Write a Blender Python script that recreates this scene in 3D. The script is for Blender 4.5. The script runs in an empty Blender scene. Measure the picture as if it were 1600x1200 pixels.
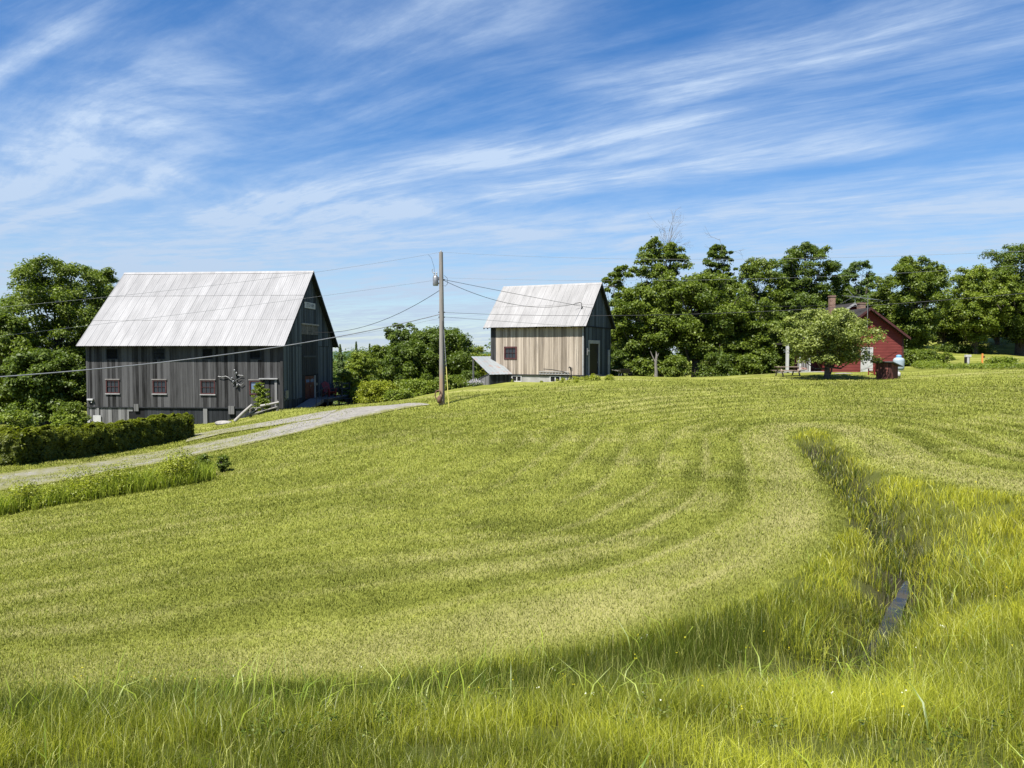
import bpy, math, random
import numpy as np
from math import radians as R, sin, cos, pi
C = bpy.context.scene.collection
rng = np.random.default_rng(7)
random.seed(7)
# ------------------------------------------------------------------ camera
F = 1170.0; PITCH = math.atan(48/1170); CZ = 6.0
cam = bpy.data.cameras.new('camera'); cam.sensor_width = 36; cam.lens = 36*F/1600
cam.clip_end = 6000; cam.clip_start = 0.05
co = bpy.data.objects.new('camera', cam); C.objects.link(co)
co.location = (0, 0, CZ); co.rotation_euler = (R(90)-PITCH, 0, 0)
bpy.context.scene.camera = co
vs = bpy.context.scene.view_settings
vs.view_transform = 'Standard'; vs.look = 'None'; vs.gamma = 1; vs.exposure = 1.3
# ------------------------------------------------------------------ sun + sky
EL = R(60.5); HX, HY = -0.58, -0.80
hn = math.hypot(HX, HY); HX /= hn; HY /= hn
sl = bpy.data.lights.new('sun', 'SUN'); sl.energy = 5.0; sl.angle = R(0.5); sl.color = (1, .955, .88)
so = bpy.data.objects.new('sun', sl); C.objects.link(so)
from mathutils import Vector, Matrix, Euler
sd = Vector((HX*cos(EL), HY*cos(EL), sin(EL)))
so.rotation_euler = sd.to_track_quat('Z', 'Y').to_euler(); so.location = (-20, -20, 60)
w = bpy.data.worlds.new('World'); bpy.context.scene.world = w; w.use_nodes = True
nt = w.node_tree; N = nt.nodes; Lk = nt.links; N.clear()

class G:
    """tiny node graph helper"""
    def __init__(s, nt, k=1.0): s.nt = nt; s.k = k
    def n(s, t, **k):
        o = s.nt.nodes.new(t)
        for a, b in k.items(): setattr(o, a, b)
        return o
    def set(s, sock, v):
        if hasattr(v, 'is_output') or isinstance(v, bpy.types.NodeSocket): s.nt.links.new(v, sock)
        else: sock.default_value = v
    def m(s, op, a, b=0.0, c=0.0, clamp=False):
        o = s.n('ShaderNodeMath', operation=op, use_clamp=clamp)
        s.set(o.inputs[0], a); s.set(o.inputs[1], b); s.set(o.inputs[2], c)
        return o.outputs[0]
    def noise(s, vec, scale, detail=4, rough=.55, dist=0, lac=2):
        o = s.n('ShaderNodeTexNoise'); s.set(o.inputs['Vector'], vec)
        o.inputs['Scale'].default_value = scale; o.inputs['Detail'].default_value = detail
        o.inputs['Roughness'].default_value = rough; o.inputs['Distortion'].default_value = dist
        o.inputs['Lacunarity'].default_value = lac
        return o.outputs[0]
    def map(s, vec, scale=(1, 1, 1), rot=(0, 0, 0), loc=(0, 0, 0)):
        o = s.n('ShaderNodeMapping'); s.set(o.inputs[0], vec)
        o.inputs[1].default_value = loc; o.inputs[2].default_value = rot; o.inputs[3].default_value = scale
        return o.outputs[0]
    def ramp(s, f, stops):
        o = s.n('ShaderNodeValToRGB'); s.set(o.inputs[0], f); e = o.color_ramp.elements
        while len(e) < len(stops): e.new(.5)
        for i, (p, c) in enumerate(stops):
            e[i].position = p; e[i].color = (c, c, c, 1) if isinstance(c, (int, float)) else (*(q*s.k for q in c), 1)
        return o.outputs[0]
    def mix(s, f, a, b, mode='MIX'):
        o = s.n('ShaderNodeMix', data_type='RGBA', blend_type=mode)
        s.set(o.inputs[0], f)
        kk = s.k if mode == 'MIX' else 1
        s.set(o.inputs[6], a if not isinstance(a, tuple) else (*(q*kk for q in a), 1))
        s.set(o.inputs[7], b if not isinstance(b, tuple) else (*(q*kk for q in b), 1))
        return o.outputs[2]
    def step(s, v, a, b):
        o = s.n('ShaderNodeMapRange', interpolation_type='SMOOTHSTEP')
        s.set(o.inputs[0], v); o.inputs[1].default_value = a; o.inputs[2].default_value = b
        return o.outputs[0]

g = G(nt)
tc = g.n('ShaderNodeTexCoord')
sky = g.n('ShaderNodeTexSky', sky_type='NISHITA'); sky.sun_disc = False
sky.sun_elevation = EL; sky.sun_rotation = math.atan2(HX, HY)
sky.air_density = 1.0; sky.dust_density = 0.3; sky.ozone_density = 3.5; sky.altitude = 400
hs = g.n('ShaderNodeHueSaturation'); Lk.new(sky.outputs[0], hs.inputs['Color'])
hs.inputs['Hue'].default_value = .506; hs.inputs['Saturation'].default_value = 1.38; hs.inputs['Value'].default_value = 1.20
sx = g.n('ShaderNodeSeparateXYZ'); Lk.new(tc.outputs['Generated'], sx.inputs[0])
z = g.m('ADD', g.m('MAXIMUM', sx.outputs[2], 0.0), 0.035)
u = g.m('DIVIDE', sx.outputs[0], z); v = g.m('DIVIDE', sx.outputs[1], z)
dx, dy = -0.807, 0.59          # streak direction (towards its vanishing point on the horizon)
al = g.m('ADD', g.m('MULTIPLY', u, dx), g.m('MULTIPLY', v, dy))
ac = g.m('ADD', g.m('MULTIPLY', u, dy), g.m('MULTIPLY', v, -dx))
cv = g.n('ShaderNodeCombineXYZ'); g.set(cv.inputs[0], al); g.set(cv.inputs[1], ac)
cvo = cv.outputs[0]
# slow warp bends the streaks
wn = g.n('ShaderNodeTexNoise'); g.set(wn.inputs['Vector'], g.map(cvo, (.30, .45, 1))); wn.inputs['Scale'].default_value = 1; wn.inputs['Detail'].default_value = 2
sub = g.n('ShaderNodeVectorMath', operation='SUBTRACT'); g.set(sub.inputs[0], wn.outputs[1]); sub.inputs[1].default_value = (.5, .5, .5)
scl = g.n('ShaderNodeVectorMath', operation='SCALE'); g.set(scl.inputs[0], sub.outputs[0]); scl.inputs['Scale'].default_value = 1.3
add = g.n('ShaderNodeVectorMath', operation='ADD'); g.set(add.inputs[0], cvo); g.set(add.inputs[1], scl.outputs[0])
wv = add.outputs[0]
n1 = g.noise(g.map(wv, (.16, .95, 1), loc=(3.1, 1.7, 0)), 1.0, 5, .5)
n2 = g.noise(g.map(wv, (.62, 2.9, 1), loc=(7.3, 2.2, 0)), 1.0, 8, .66)
n3 = g.noise(g.map(wv, (1.5, 9, 1), loc=(1.3, 5.2, 0)), 1.0, 8, .68)
veil = g.step(n1, .30, .72)
st = g.step(n2, .30, .80)
fine = g.step(n3, .28, .84)
wac = g.n('ShaderNodeSeparateXYZ'); g.set(wac.inputs[0], wv)
ac2 = g.m('MULTIPLY_ADD', g.m('SUBTRACT', wac.outputs[1], ac), .4, ac)
def band(c, wd, a0, a1, amp):
    """one cirrus band: centre c and half-width wd across, faded along between a0 and a1"""
    d = g.m('ABSOLUTE', g.m('SUBTRACT', ac2, c))
    f = g.m('SUBTRACT', 1.0, g.step(d, 0.0, wd))
    e = g.m('MULTIPLY', g.step(al, a0, a0+.5), g.m('SUBTRACT', 1.0, g.step(al, a1-.6, a1)))
    tex = g.m('MULTIPLY_ADD', fine, .50, g.m('MULTIPLY_ADD', st, .50, .22))
    return g.m('MULTIPLY', g.m('MULTIPLY', f, e), g.m('MULTIPLY', tex, amp))
cl = g.m('MULTIPLY', veil, g.m('MULTIPLY_ADD', st, .34, .08))
cl = g.m('MULTIPLY_ADD', g.m('MULTIPLY', st, fine), .20, cl)
BANDS_ = [(2.32, .34, -.3, 1.6, .80), (2.75, .42, .8, 2.6, .42), (1.45, .40, 1.9, 7, .66), (1.05, .09, 1.9, 3.3, .8), (2.78, .08, .8, 2.2, .5),
 (3.35, .42, .3, 3.0, .62), (2.62, .36, 1.6, 4.6, .72), (1.95, .17, 3.0, 8, .75), (4.25, .5, -.6, 3.6, .5), (5.0, .5, -.6, 3.2, .5), (1.6, .55, .8, 2.3, .5), (3.3, 1.1, 2.6, 12, .5)]
# (centre across, half-width, start along, end along, strength) read off the photograph's main streaks
for b_ in BANDS_: cl = g.m('ADD', cl, band(*b_))
hz = g.m('SUBTRACT', 1.0, g.step(sx.outputs[2], 0.03, .31))
cl = g.m('MULTIPLY_ADD', g.m('MULTIPLY', hz, g.m('MULTIPLY_ADD', n1, .9, .36)), .84, cl)
n4 = g.noise(g.map(wv, (2.6, 4.2, 1), loc=(4, 9, 0)), 1.0, 7, .65)
cl = g.m('MULTIPLY', cl, g.m('MULTIPLY_ADD', g.step(n4, .3, .7), .55, .68))
cl = g.m('MINIMUM', cl, .88)
cc = g.mix(g.step(sx.outputs[2], 0.0, .3), (4.15, 5.1, 6.5), (5.2, 6.35, 8.0))
bg = g.n('ShaderNodeBackground'); bg.inputs[1].default_value = 0.050
g.set(bg.inputs[0], g.mix(cl, hs.outputs[0], cc))
wo = g.n('ShaderNodeOutputWorld'); Lk.new(bg.outputs[0], wo.inputs[0])

# ------------------------------------------------------------------ geometry of the view
def ray(px, py):
    v_ = 600-py
    return Vector((px-800, F*cos(PITCH)+v_*sin(PITCH), -F*sin(PITCH)+v_*cos(PITCH)))
def P(px, py, d):
    r = ray(px, py); return Vector((0, 0, CZ)) + r*(d/r.y)
# survey points of the land: (px, py, distance)
SV = [(800,1200,3.5),(0,1200,3.7),(1600,1200,3.4),(0,1140,5.8),(400,1130,5.9),(800,1120,5.8),(1200,1110,5.6),(1600,1050,5.9),
 (800,1030,8.7),(400,1055,8.4),(0,1040,8.5),(1100,960,9.6),(0,1000,9.6),(0,900,14),(0,810,20.9),(200,850,15.5),(400,900,11.8),(800,900,10.9),(800,820,14.4),
 (360,740,26),(200,775,22.6),(800,750,19.5),(800,680,29),(690,633,45.5),(742,622,46.9),(775,616,48.6),(640,641,44),(800,612,52),(780,598,62),(860,597,61),(912,590,60.3),(1000,588,60),(1100,593,58.5),
 (1200,585,61),(1287,592,54),(1400,592,52.6),(1400,578,63),(1355,581,63),(1250,582,64),(1600,578,56),(1600,640,32),(1600,700,20.5),(1600,770,14.5),(1600,900,9.2),
 (1385,950,9.9),(1400,850,13.2),(1330,760,18),(1270,680,28),(1300,640,34.6),(1300,610,42),(1450,640,33),(1100,700,25),(1100,640,38),(1100,800,15),(1200,900,11.1),
 (1000,620,43),(900,640,40),(600,700,27.7),(600,800,15.8),(500,660,40),(400,700,32),(660,632,46),(550,633,58),(620,632,52),(442,639.5,55),(470,639,56),(400,650,53),
 (370,660,53),(306,673,52),(137,664,56),(306,690,43),(180,725,35),(0,728,34),(0,765,27),(520,633,64),(600,628,62),
 (1600,572,62),(1560,548,95),(1600,557,88),(1490,561,84),(1430,575,72),(1700,552,90),(1750,580,55),(1750,800,13)]
XYZ = [P(*s) for s in SV]
XYZ += [Vector(t) for t in [(0,0,4.3),(6,0,4.3),(-6,0,4.2),(12,2,4.2),(-12,2,3.9),(0,-15,4.4),(20,-10,4.5),(-25,-10,3.6),(-30,15,1.5),(25,10,3.6),
  (-45,60,.2),(-35,75,-.2),(-20,78,.6),(-10,78,1.2),(-4,78,2.2),(3,80,2.6),(12,76,2.9),(20,74,3.1),(28,76,3.6),(38,82,4.8),(50,100,6.6),(70,90,7.5),(90,130,10),
  (50,130,6.5),(10,130,0),(-30,130,-3),(-80,130,-4),(-70,80,-1),(-60,40,.2),(60,50,6)]]
PT = np.array([(a.x, a.y, a.z) for a in XYZ])
def _phi(r2):
    return .5*r2*np.log(r2+1e-9)
def _tps():
    n = len(PT); xy = PT[:, :2]/10
    d2 = ((xy[:, None]-xy[None])**2).sum(-1)
    K = _phi(d2) + np.eye(n)*0.004
    Pm = np.c_[np.ones(n), xy]
    A = np.zeros((n+3, n+3)); A[:n, :n] = K; A[:n, n:] = Pm; A[n:, :n] = Pm.T
    b = np.r_[PT[:, 2], 0, 0, 0]
    return np.linalg.solve(A, b), xy
_W, _XY = _tps()
def vnoise(x, y, seed=0):
    """smooth value noise, 0..1"""
    x = np.asarray(x, float); y = np.asarray(y, float)
    xi = np.floor(x).astype(np.int64); yi = np.floor(y).astype(np.int64)
    fx = x-xi; fy = y-yi; fx = fx*fx*(3-2*fx); fy = fy*fy*(3-2*fy)
    def h(a, b):
        n = (a*374761393 + b*668265263 + seed*1442695041) & 0x7fffffff
        n = ((n ^ (n >> 13))*1274126177) & 0x7fffffff
        return ((n ^ (n >> 16)) & 0xffff)/65535.
    return (h(xi, yi)*(1-fx)+h(xi+1, yi)*fx)*(1-fy)+(h(xi, yi+1)*(1-fx)+h(xi+1, yi+1)*fx)*fy
def fbm(x, y, s=0, o=4):
    t = 0; a = 1; n = 0
    for i in range(o):
        t = t+a*vnoise(np.asarray(x)*2**i+17*i, np.asarray(y)*2**i-9*i, s+i); n += a; a *= .5
    return t/n
DITCH = None
def H(x, y):
    x = np.atleast_1d(np.asarray(x, float)); y = np.atleast_1d(np.asarray(y, float))
    out = np.empty(x.shape); xf = x.ravel(); yf = y.ravel(); of = np.empty(xf.shape)
    for i in range(0, len(xf), 60000):
        q = np.c_[xf[i:i+60000], yf[i:i+60000]]/10
        qc = np.clip(q, [-9, -2], [10, 13.5])
        d2 = ((qc[:, None]-_XY[None])**2).sum(-1)
        zz = _phi(d2)@_W[:-3] + _W[-3] + qc@_W[-2:]
        far = np.sqrt(((q-qc)**2).sum(-1))*10
        zz = zz*np.exp(-far/180)-10*(1-np.exp(-far/180))
        of[i:i+60000] = zz
    out = of.reshape(x.shape)
    out = out + (fbm(x*.8, y*.8, 3, 3)-.5)*.07
    if DITCH is not None:
        dd = pdist(x, y, DITCH)
        out = out - .42*np.exp(-(dd/.55)**2)
    return out
def pdist(x, y, poly):
    x = np.asarray(x); y = np.asarray(y); best = np.full(x.shape, 1e9)
    for (ax, ay), (bx, by) in zip(poly[:-1], poly[1:]):
        vx, vy = bx-ax, by-ay; L2 = vx*vx+vy*vy+1e-9
        t = np.clip(((x-ax)*vx+(y-ay)*vy)/L2, 0, 1)
        best = np.minimum(best, np.hypot(x-ax-t*vx, y-ay-t*vy))
    return best
def inside(x, y, poly):
    x = np.asarray(x); y = np.asarray(y); r = np.zeros(x.shape, bool); n = len(poly)
    for i in range(n):
        ax, ay = poly[i]; bx, by = poly[(i+1) % n]
        c = ((ay > y) != (by > y)) & (x < (bx-ax)*(y-ay)/((by-ay) if abs(by-ay) > 1e-9 else 1e-9)+ax)
        r ^= c
    return r
def hit(px, py):
    """where the sight line through this pixel meets the land"""
    r = ray(px, py); r = r/r.y
    d = np.concatenate([np.arange(2.5, 40, .05), np.arange(40, 130, .2)])
    zz = CZ + r.z*d - H(r.x*d, d)
    k = np.argmax(zz < 0)
    if zz[k] >= 0: k = len(d)-1
    t = min(max(zz[k-1]/(zz[k-1]-zz[k]+1e-9), 0), 1) if k > 0 else 0
    dd = d[k-1]+(d[k]-d[k-1])*t
    return (float(r.x*dd), float(dd))
def h1(x, y): return float(H(x, y)[0])
_pd = [hit(*p) for p in [(1300,1075),(1345,1000),(1385,955),(1410,900),(1405,850),(1370,800),(1330,755),(1290,715),(1275,690)]]
DITCH = _pd
BORDER = [hit(*p) for p in [(-300,1098),(-100,1092),(0,1090),(200,1085),(400,1078),(600,1064),(800,1042),(950,1012),(1100,970),(1200,925),(1280,875),(1318,830),
  (1322,800),(1296,760),(1255,712),(1238,684),(1258,670),(1285,672),(1310,695),(1350,728),(1420,750),(1500,768),(1600,782),(1750,800),(1900,830)]]
TALL = BORDER + [(30, 2), (20, -6), (-20, -6), (-25, 2)]

# ------------------------------------------------------------------ object helpers
def tag(o, label=None, cat=None, group=None, kind=None):
    if label: o['label'] = label
    if cat: o['category'] = cat
    if group: o['group'] = group
    if kind: o['kind'] = kind
    return o
def thing(name, loc, label, cat, rz=0, group=None):
    o = bpy.data.objects.new(name, None); C.objects.link(o); o.location = loc; o.rotation_euler = (0, 0, rz)
    o.empty_display_size = .2
    return tag(o, label, cat, group)
def mesh_np(name, V, Fc, mat, parent=None, col=None, smooth=False, uv=None):
    """V (n,3); Fc (m,k) array of equal-size faces; col (n,3|4)"""
    me = bpy.data.meshes.new(name); V = np.asarray(V, np.float32); Fc = np.asarray(Fc, np.int32)
    k = Fc.shape[1]
    me.vertices.add(len(V)); me.vertices.foreach_set('co', V.ravel())
    me.loops.add(Fc.size); me.loops.foreach_set('vertex_index', Fc.ravel())
    me.polygons.add(len(Fc)); me.polygons.foreach_set('loop_start', np.arange(0, Fc.size, k, dtype=np.int32))
    if smooth: me.polygons.foreach_set('use_smooth', np.ones(len(Fc), bool))
    me.update(calc_edges=True)
    if col is not None:
        col = np.asarray(col, np.float32)
        if col.shape[1] == 3: col = np.c_[col, np.ones(len(col), np.float32)]
        a = me.color_attributes.new('Col', 'FLOAT_COLOR', 'POINT'); a.data.foreach_set('color', col.ravel())
    me.materials.append(mat)
    o = bpy.data.objects.new(name, me); C.objects.link(o)
    if parent: o.parent = parent
    return o
class MB:
    """collects shapes; build() links them as ONE mesh object"""
    def __init__(s): s.v = []; s.f = []; s.c = []; s.t = 0.5; s.p = []
    def add(s, vs_, fs, tone=None):
        b = len(s.v); s.p.append((b, len(s.f))); s.v += [tuple(q) for q in vs_]; s.f += [tuple(i+b for i in f) for f in fs]
        s.c += [s.t if tone is None else tone]*len(vs_); return s
    def box(s, a, b, tone=None, M=None):
        (x0, y0, z0), (x1, y1, z1) = a, b
        q = [(x0,y0,z0),(x1,y0,z0),(x1,y1,z0),(x0,y1,z0),(x0,y0,z1),(x1,y0,z1),(x1,y1,z1),(x0,y1,z1)]
        if M is not None: q = [M@Vector(p) for p in q]
        return s.add(q, [(3,2,1,0),(4,5,6,7),(0,1,5,4),(1,2,6,5),(2,3,7,6),(3,0,4,7)], tone)
    def bar(s, p, q, w_=.05, h_=None, tone=None, up=(0, 0, 1)):
        p = Vector(p); q = Vector(q); h_ = h_ or w_; d = (q-p).normalized(); up = Vector(up)
        sd_ = d.cross(up)
        if sd_.length < 1e-4: sd_ = d.cross(Vector((1, 0, 0)))
        sd_.normalize(); u_ = sd_.cross(d).normalized()
        A = [p+sd_*a*w_/2+u_*b*h_/2 for a, b in ((-1,-1),(1,-1),(1,1),(-1,1))]
        B = [q+sd_*a*w_/2+u_*b*h_/2 for a, b in ((-1,-1),(1,-1),(1,1),(-1,1))]
        return s.add(A+B, [(3,2,1,0),(4,5,6,7),(0,1,5,4),(1,2,6,5),(2,3,7,6),(3,0,4,7)], tone)
    def tube(s, pts, rad, n=8, tone=None, caps=True):
        pts = [Vector(p) for p in pts]; m = len(pts)
        if not hasattr(rad, '__len__'): rad = [rad]*m
        vs_ = []; ref = Vector((0.3, 0.2, 1))
        for i, p in enumerate(pts):
            d = (pts[min(i+1, m-1)]-pts[max(i-1, 0)]).normalized()
            a = d.cross(ref)
            if a.length < .05: a = d.cross(Vector((1, 0, 0)))
            a.normalize(); b = d.cross(a).normalized()
            for k in range(n):
                th = 2*pi*k/n; vs_.append(p+(a*cos(th)+b*sin(th))*rad[i])
        fs = [(i*n+k, i*n+(k+1) % n, (i+1)*n+(k+1) % n, (i+1)*n+k) for i in range(m-1) for k in range(n)]
        if caps: q = len(vs_); vs_ += vs_[:n]+vs_[q-n:q]; fs += [tuple(q+k for k in range(n-1, -1, -1)), tuple(q+n+k for k in range(n))]
        return s.add(vs_, fs, tone)
    def lathe(s, prof, c=(0, 0, 0), n=20, tone=None):
        c = Vector(c); vs_ = [c+Vector((r*cos(2*pi*k/n), r*sin(2*pi*k/n), z_)) for r, z_ in prof for k in range(n)]
        m = len(prof)
        fs = [(i*n+k, i*n+(k+1) % n, (i+1)*n+(k+1) % n, (i+1)*n+k) for i in range(m-1) for k in range(n)]
        q = len(vs_); vs_ += vs_[:n]+vs_[q-n:q]; fs += [tuple(q+k for k in range(n-1, -1, -1)), tuple(q+n+k for k in range(n))]
        return s.add(vs_, fs, tone)
    def each(s, name, mat, parent, k=1):
        """every k shapes added become an object of their own"""
        P_ = s.p[::k]+[(len(s.v), len(s.f))]
        for (v0, f0), (v1, f1) in zip(P_[:-1], P_[1:]):
            m_ = MB(); m_.v = s.v[v0:v1]; m_.c = s.c[v0:v1]; m_.f = [tuple(i-v0 for i in f) for f in s.f[f0:f1]]; o = m_.build(name, mat, parent)
        return o
    def build(s, name, mat, parent=None, smooth=False, label=None):
        me = bpy.data.meshes.new(name); me.from_pydata(s.v, [], s.f); me.materials.append(mat)
        a = me.color_attributes.new('Col', 'FLOAT_COLOR', 'POINT')
        a.data.foreach_set('color', np.repeat(np.array(s.c, np.float32), 4))
        if smooth:
            for p in me.polygons: p.use_smooth = True
        o = bpy.data.objects.new(name, me); C.objects.link(o)
        if parent: o.parent = parent
        if label: o['label'] = label
        return o
# ------------------------------------------------------------------ materials
def newmat(name):
    m = bpy.data.materials.new(name); m.use_nodes = True; t = m.node_tree
    b = t.nodes['Principled BSDF']; b.inputs['Specular IOR Level'].default_value = .25
    return m, G(t, .77), b
def coords(g_, kind='Object'):
    return g_.n('ShaderNodeTexCoord').outputs[kind]
def vcol(g_):
    return g_.n('ShaderNodeVertexColor', layer_name='Col').outputs[0]
def bump(g_, b, h_, st=.3, d=.02):
    o = g_.n('ShaderNodeBump'); o.inputs['Strength'].default_value = st; o.inputs['Distance'].default_value = d
    g_.set(o.inputs['Height'], h_); g_.set(b.inputs['Normal'], o.outputs[0])
def wood(name, dark, light, grain=(11, 11, .45), rough=.85, stain=.3, streak=None, base=None):
    """boards: Col gives each board its own tone; grain runs along local Z"""
    m, g_, b = newmat(name); tcx = coords(g_)
    gr = g_.noise(g_.map(tcx, grain), 1, 6, .65)
    big = g_.noise(g_.map(tcx, (3.1, 3.1, .55)), 1, 5, .65)
    t = g_.m('ADD', g_.m('MULTIPLY', vcol(g_), .80), g_.m('MULTIPLY_ADD', gr, 1.0, -.38))
    t = g_.m('ADD', t, g_.m('MULTIPLY_ADD', big, stain, -stain/2))
    c = g_.ramp(t, [(.12, dark), (.85, light)])
    if base:
        sz = g_.n('ShaderNodeSeparateXYZ'); g_.set(sz.inputs[0], tcx); c = g_.mix(g_.m('MULTIPLY', g_.m('SUBTRACT', 1.0, g_.step(sz.outputs[2], 1.2, 2.6)), .8), c, base)
    if streak:
        sn = g_.noise(g_.map(tcx, (3.5, 3.5, .28), loc=(5, 2, 1)), 1, 5, .6)
        c = g_.mix(g_.step(sn, .56, .72), c, streak)
    g_.set(b.inputs['Base Color'], c); b.inputs['Roughness'].default_value = rough
    bump(g_, b, gr, .35, .012); return m
def plain(name, c1, c2, scale=3, rough=.7, metal=0, bmp=.15, detail=5):
    m, g_, b = newmat(name); tcx = coords(g_)
    n_ = g_.noise(tcx, scale, detail, .6)
    g_.set(b.inputs['Base Color'], g_.ramp(n_, [(.3, c1), (.7, c2)]))
    b.inputs['Roughness'].default_value = rough; b.inputs['Metallic'].default_value = metal
    if bmp: bump(g_, b, g_.noise(tcx, scale*6, 4, .6), bmp, .01)
    return m
def leafmat(name, tint=(.77, .77, .77), trans=.38, rough=.5, spec=.3):
    m, g_, b = newmat(name); c = g_.mix(1.0, vcol(g_), tint, 'MULTIPLY')
    g_.set(b.inputs['Base Color'], c); b.inputs['Roughness'].default_value = rough
    b.inputs['Specular IOR Level'].default_value = spec
    tr = g_.n('ShaderNodeBsdfTranslucent')
    g_.set(tr.inputs[0], g_.mix(1.0, c, (1.15, 1.25, .55), 'MULTIPLY'))
    mx = g_.n('ShaderNodeMixShader'); mx.inputs[0].default_value = trans
    g_.set(mx.inputs[1], b.outputs[0]); g_.set(mx.inputs[2], tr.outputs[0])
    out = [n for n in m.node_tree.nodes if n.type == 'OUTPUT_MATERIAL'][0]
    g_.set(out.inputs[0], mx.outputs[0]); return m
M_LEAF = leafmat('leaves', tint=(.72, .76, .62), trans=.36); M_GRASS = leafmat('grass_blades', tint=(.80, .89, .62), trans=.40, rough=.42, spec=.35)
M_LAWN = leafmat('lawn_blades', tint=(.665, .70, .58), trans=.35, rough=.6, spec=.15)
M_BARK = plain('bark', (.05, .042, .035), (.15, .13, .11), 6, .9, bmp=.6)
M_DEAD = plain('dead_wood', (.11, .10, .09), (.24, .225, .20), 8, .9, bmp=.4)
M_GREYWOOD = wood('grey_barn_boards', (.004, .004, .004), (.094, .094, .096), stain=.45)
M_BASEWOOD = wood('pale_grey_boards', (.02, .02, .02), (.21, .21, .208))
M_DARKWOOD = wood('dark_boards', (.007, .009, .011), (.055, .062, .070))
M_SHADEWOOD = wood('shade_tinted_boards', (.016, .023, .030), (.110, .132, .152))  # bluish skylit shade of the gables mixed into the board colour
M_TAN = wood('tan_boards', (.15, .12, .09), (.48, .41, .335), stain=.35, streak=(.20, .175, .155))
M_OLD = wood('old_rail_wood', (.08, .075, .07), (.32, .305, .285), grain=(6, 6, 6))
M_POLE = wood('pole_wood', (.11, .10, .088), (.36, .335, .31), grain=(14, 14, .6), base=(.30, .20, .12))
M_TABLE = wood('table_wood', (.14, .10, .075), (.38, .30, .24), grain=(1, 8, 8))
M_TRIM = plain('pale_trim', (.26, .265, .265), (.40, .40, .395), 2, .7)
M_WHITE = plain('white_paint', (.42, .42, .415), (.54, .54, .53), 2, .55, bmp=.05)
M_MAROON = plain('maroon_paint', (.045, .016, .016), (.10, .036, .035), 5, .6)
M_REDDOOR = plain('red_door_paint', (.055, .012, .011), (.095, .020, .017), 3, .5)
M_REDCH = plain('red_plastic', (.15, .018, .024), (.22, .030, .034), 3, .45, bmp=0)
M_BLACK = plain('dark_interior', (.006, .006, .007), (.012, .012, .014), 2, .9, bmp=0)
M_IRON = plain('iron', (.02, .02, .02), (.06, .055, .05), 9, .5, .6)
M_GALV = plain('galvanised', (.20, .205, .21), (.36, .365, .37), 6, .45, .6)
M_WIRE = plain('wire_black', (.025, .025, .027), (.045, .045, .048), 2, .5, bmp=0)
M_CABLE = plain('cable_grey', (.16, .17, .18), (.26, .27, .28), 2, .5, bmp=0)
M_CONC = plain('concrete', (.25, .245, .225), (.40, .39, .37), 1.6, .9, bmp=.3)
M_STONE = plain('boulder_stone', (.20, .19, .175), (.36, .345, .32), 2.5, .9, bmp=.6)
M_YEL = plain('yellow_guard', (.34, .31, .07), (.42, .38, .10), 2, .5, bmp=0)
M_ORANGE = plain('orange_paint', (.75, .25, .05), (.85, .34, .10), 3, .6, bmp=0)
M_BLUECAP = plain('blue_cap', (.10, .28, .48), (.16, .36, .58), 3, .5, bmp=0)
M_TANK = plain('tank_paint', (.28, .35, .40), (.38, .45, .49), 1.6, .4, bmp=.03)
M_FLOWER = plain('lilac_petals', (.50, .42, .70), (.72, .66, .86), 8, .7, bmp=0)
def glass(name, c=(.02, .025, .03), rough=.06):
    m, g_, b = newmat(name); b.inputs['Base Color'].default_value = (*c, 1); b.inputs['Roughness'].default_value = rough
    b.inputs['Specular IOR Level'].default_value = .5; return m
M_GLASS = glass('window_glass'); M_GLASSB = glass('sky_painted_glass', (.10, .14, .24), .12)  # second glass has the sky's reflection painted in as blue base colour
def roofmat(name, c1, c2, rust=0.0):
    m, g_, b = newmat(name); tcx = coords(g_)
    n_ = g_.noise(g_.map(tcx, (1.4, .35, .35)), 1, 6, .65)
    f = g_.noise(g_.map(tcx, (7, .6, .6)), 1, 4, .6)
    t = g_.m('ADD', g_.m('MULTIPLY', vcol(g_), .13), g_.m('ADD', g_.m('MULTIPLY', n_, .6), g_.m('MULTIPLY_ADD', f, .35, -.18)))
    c = g_.ramp(t, [(.2, c1), (.80, c2)])
    if rust:
        r_ = g_.noise(tcx, 2.2, 5, .7)
        px_ = g_.n('ShaderNodeSeparateXYZ'); g_.set(px_.inputs[0], tcx)
        c = g_.mix(g_.m('MULTIPLY', g_.step(r_, .58-rust*.12, .72), .8), c, (.34, .17, .11))
    g_.set(b.inputs['Base Color'], c); b.inputs['Roughness'].default_value = .55; b.inputs['Metallic'].default_value = .12
    bump(g_, b, n_, .2, .02); return m
M_ROOF = roofmat('weathered_metal_roof', (.20, .20, .203), (.42, .42, .425))
M_ROOF2 = roofmat('pale_metal_roof', (.22, .217, .213), (.46, .455, .45))
M_ROOF3 = roofmat('rusty_metal_roof', (.24, .265, .27), (.38, .40, .41), rust=.6)
# red clapboard
m_, g_, b_ = newmat('red_clapboard'); tcx = coords(g_)
g_.set(b_.inputs['Base Color'], g_.ramp(g_.noise(g_.map(tcx, (1.2, 1.2, 5)), 1, 6, .65), [(.3, (.135, .025, .022)), (.7, (.21, .045, .037))]))
b_.inputs['Roughness'].default_value = .75; M_RED = m_
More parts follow.
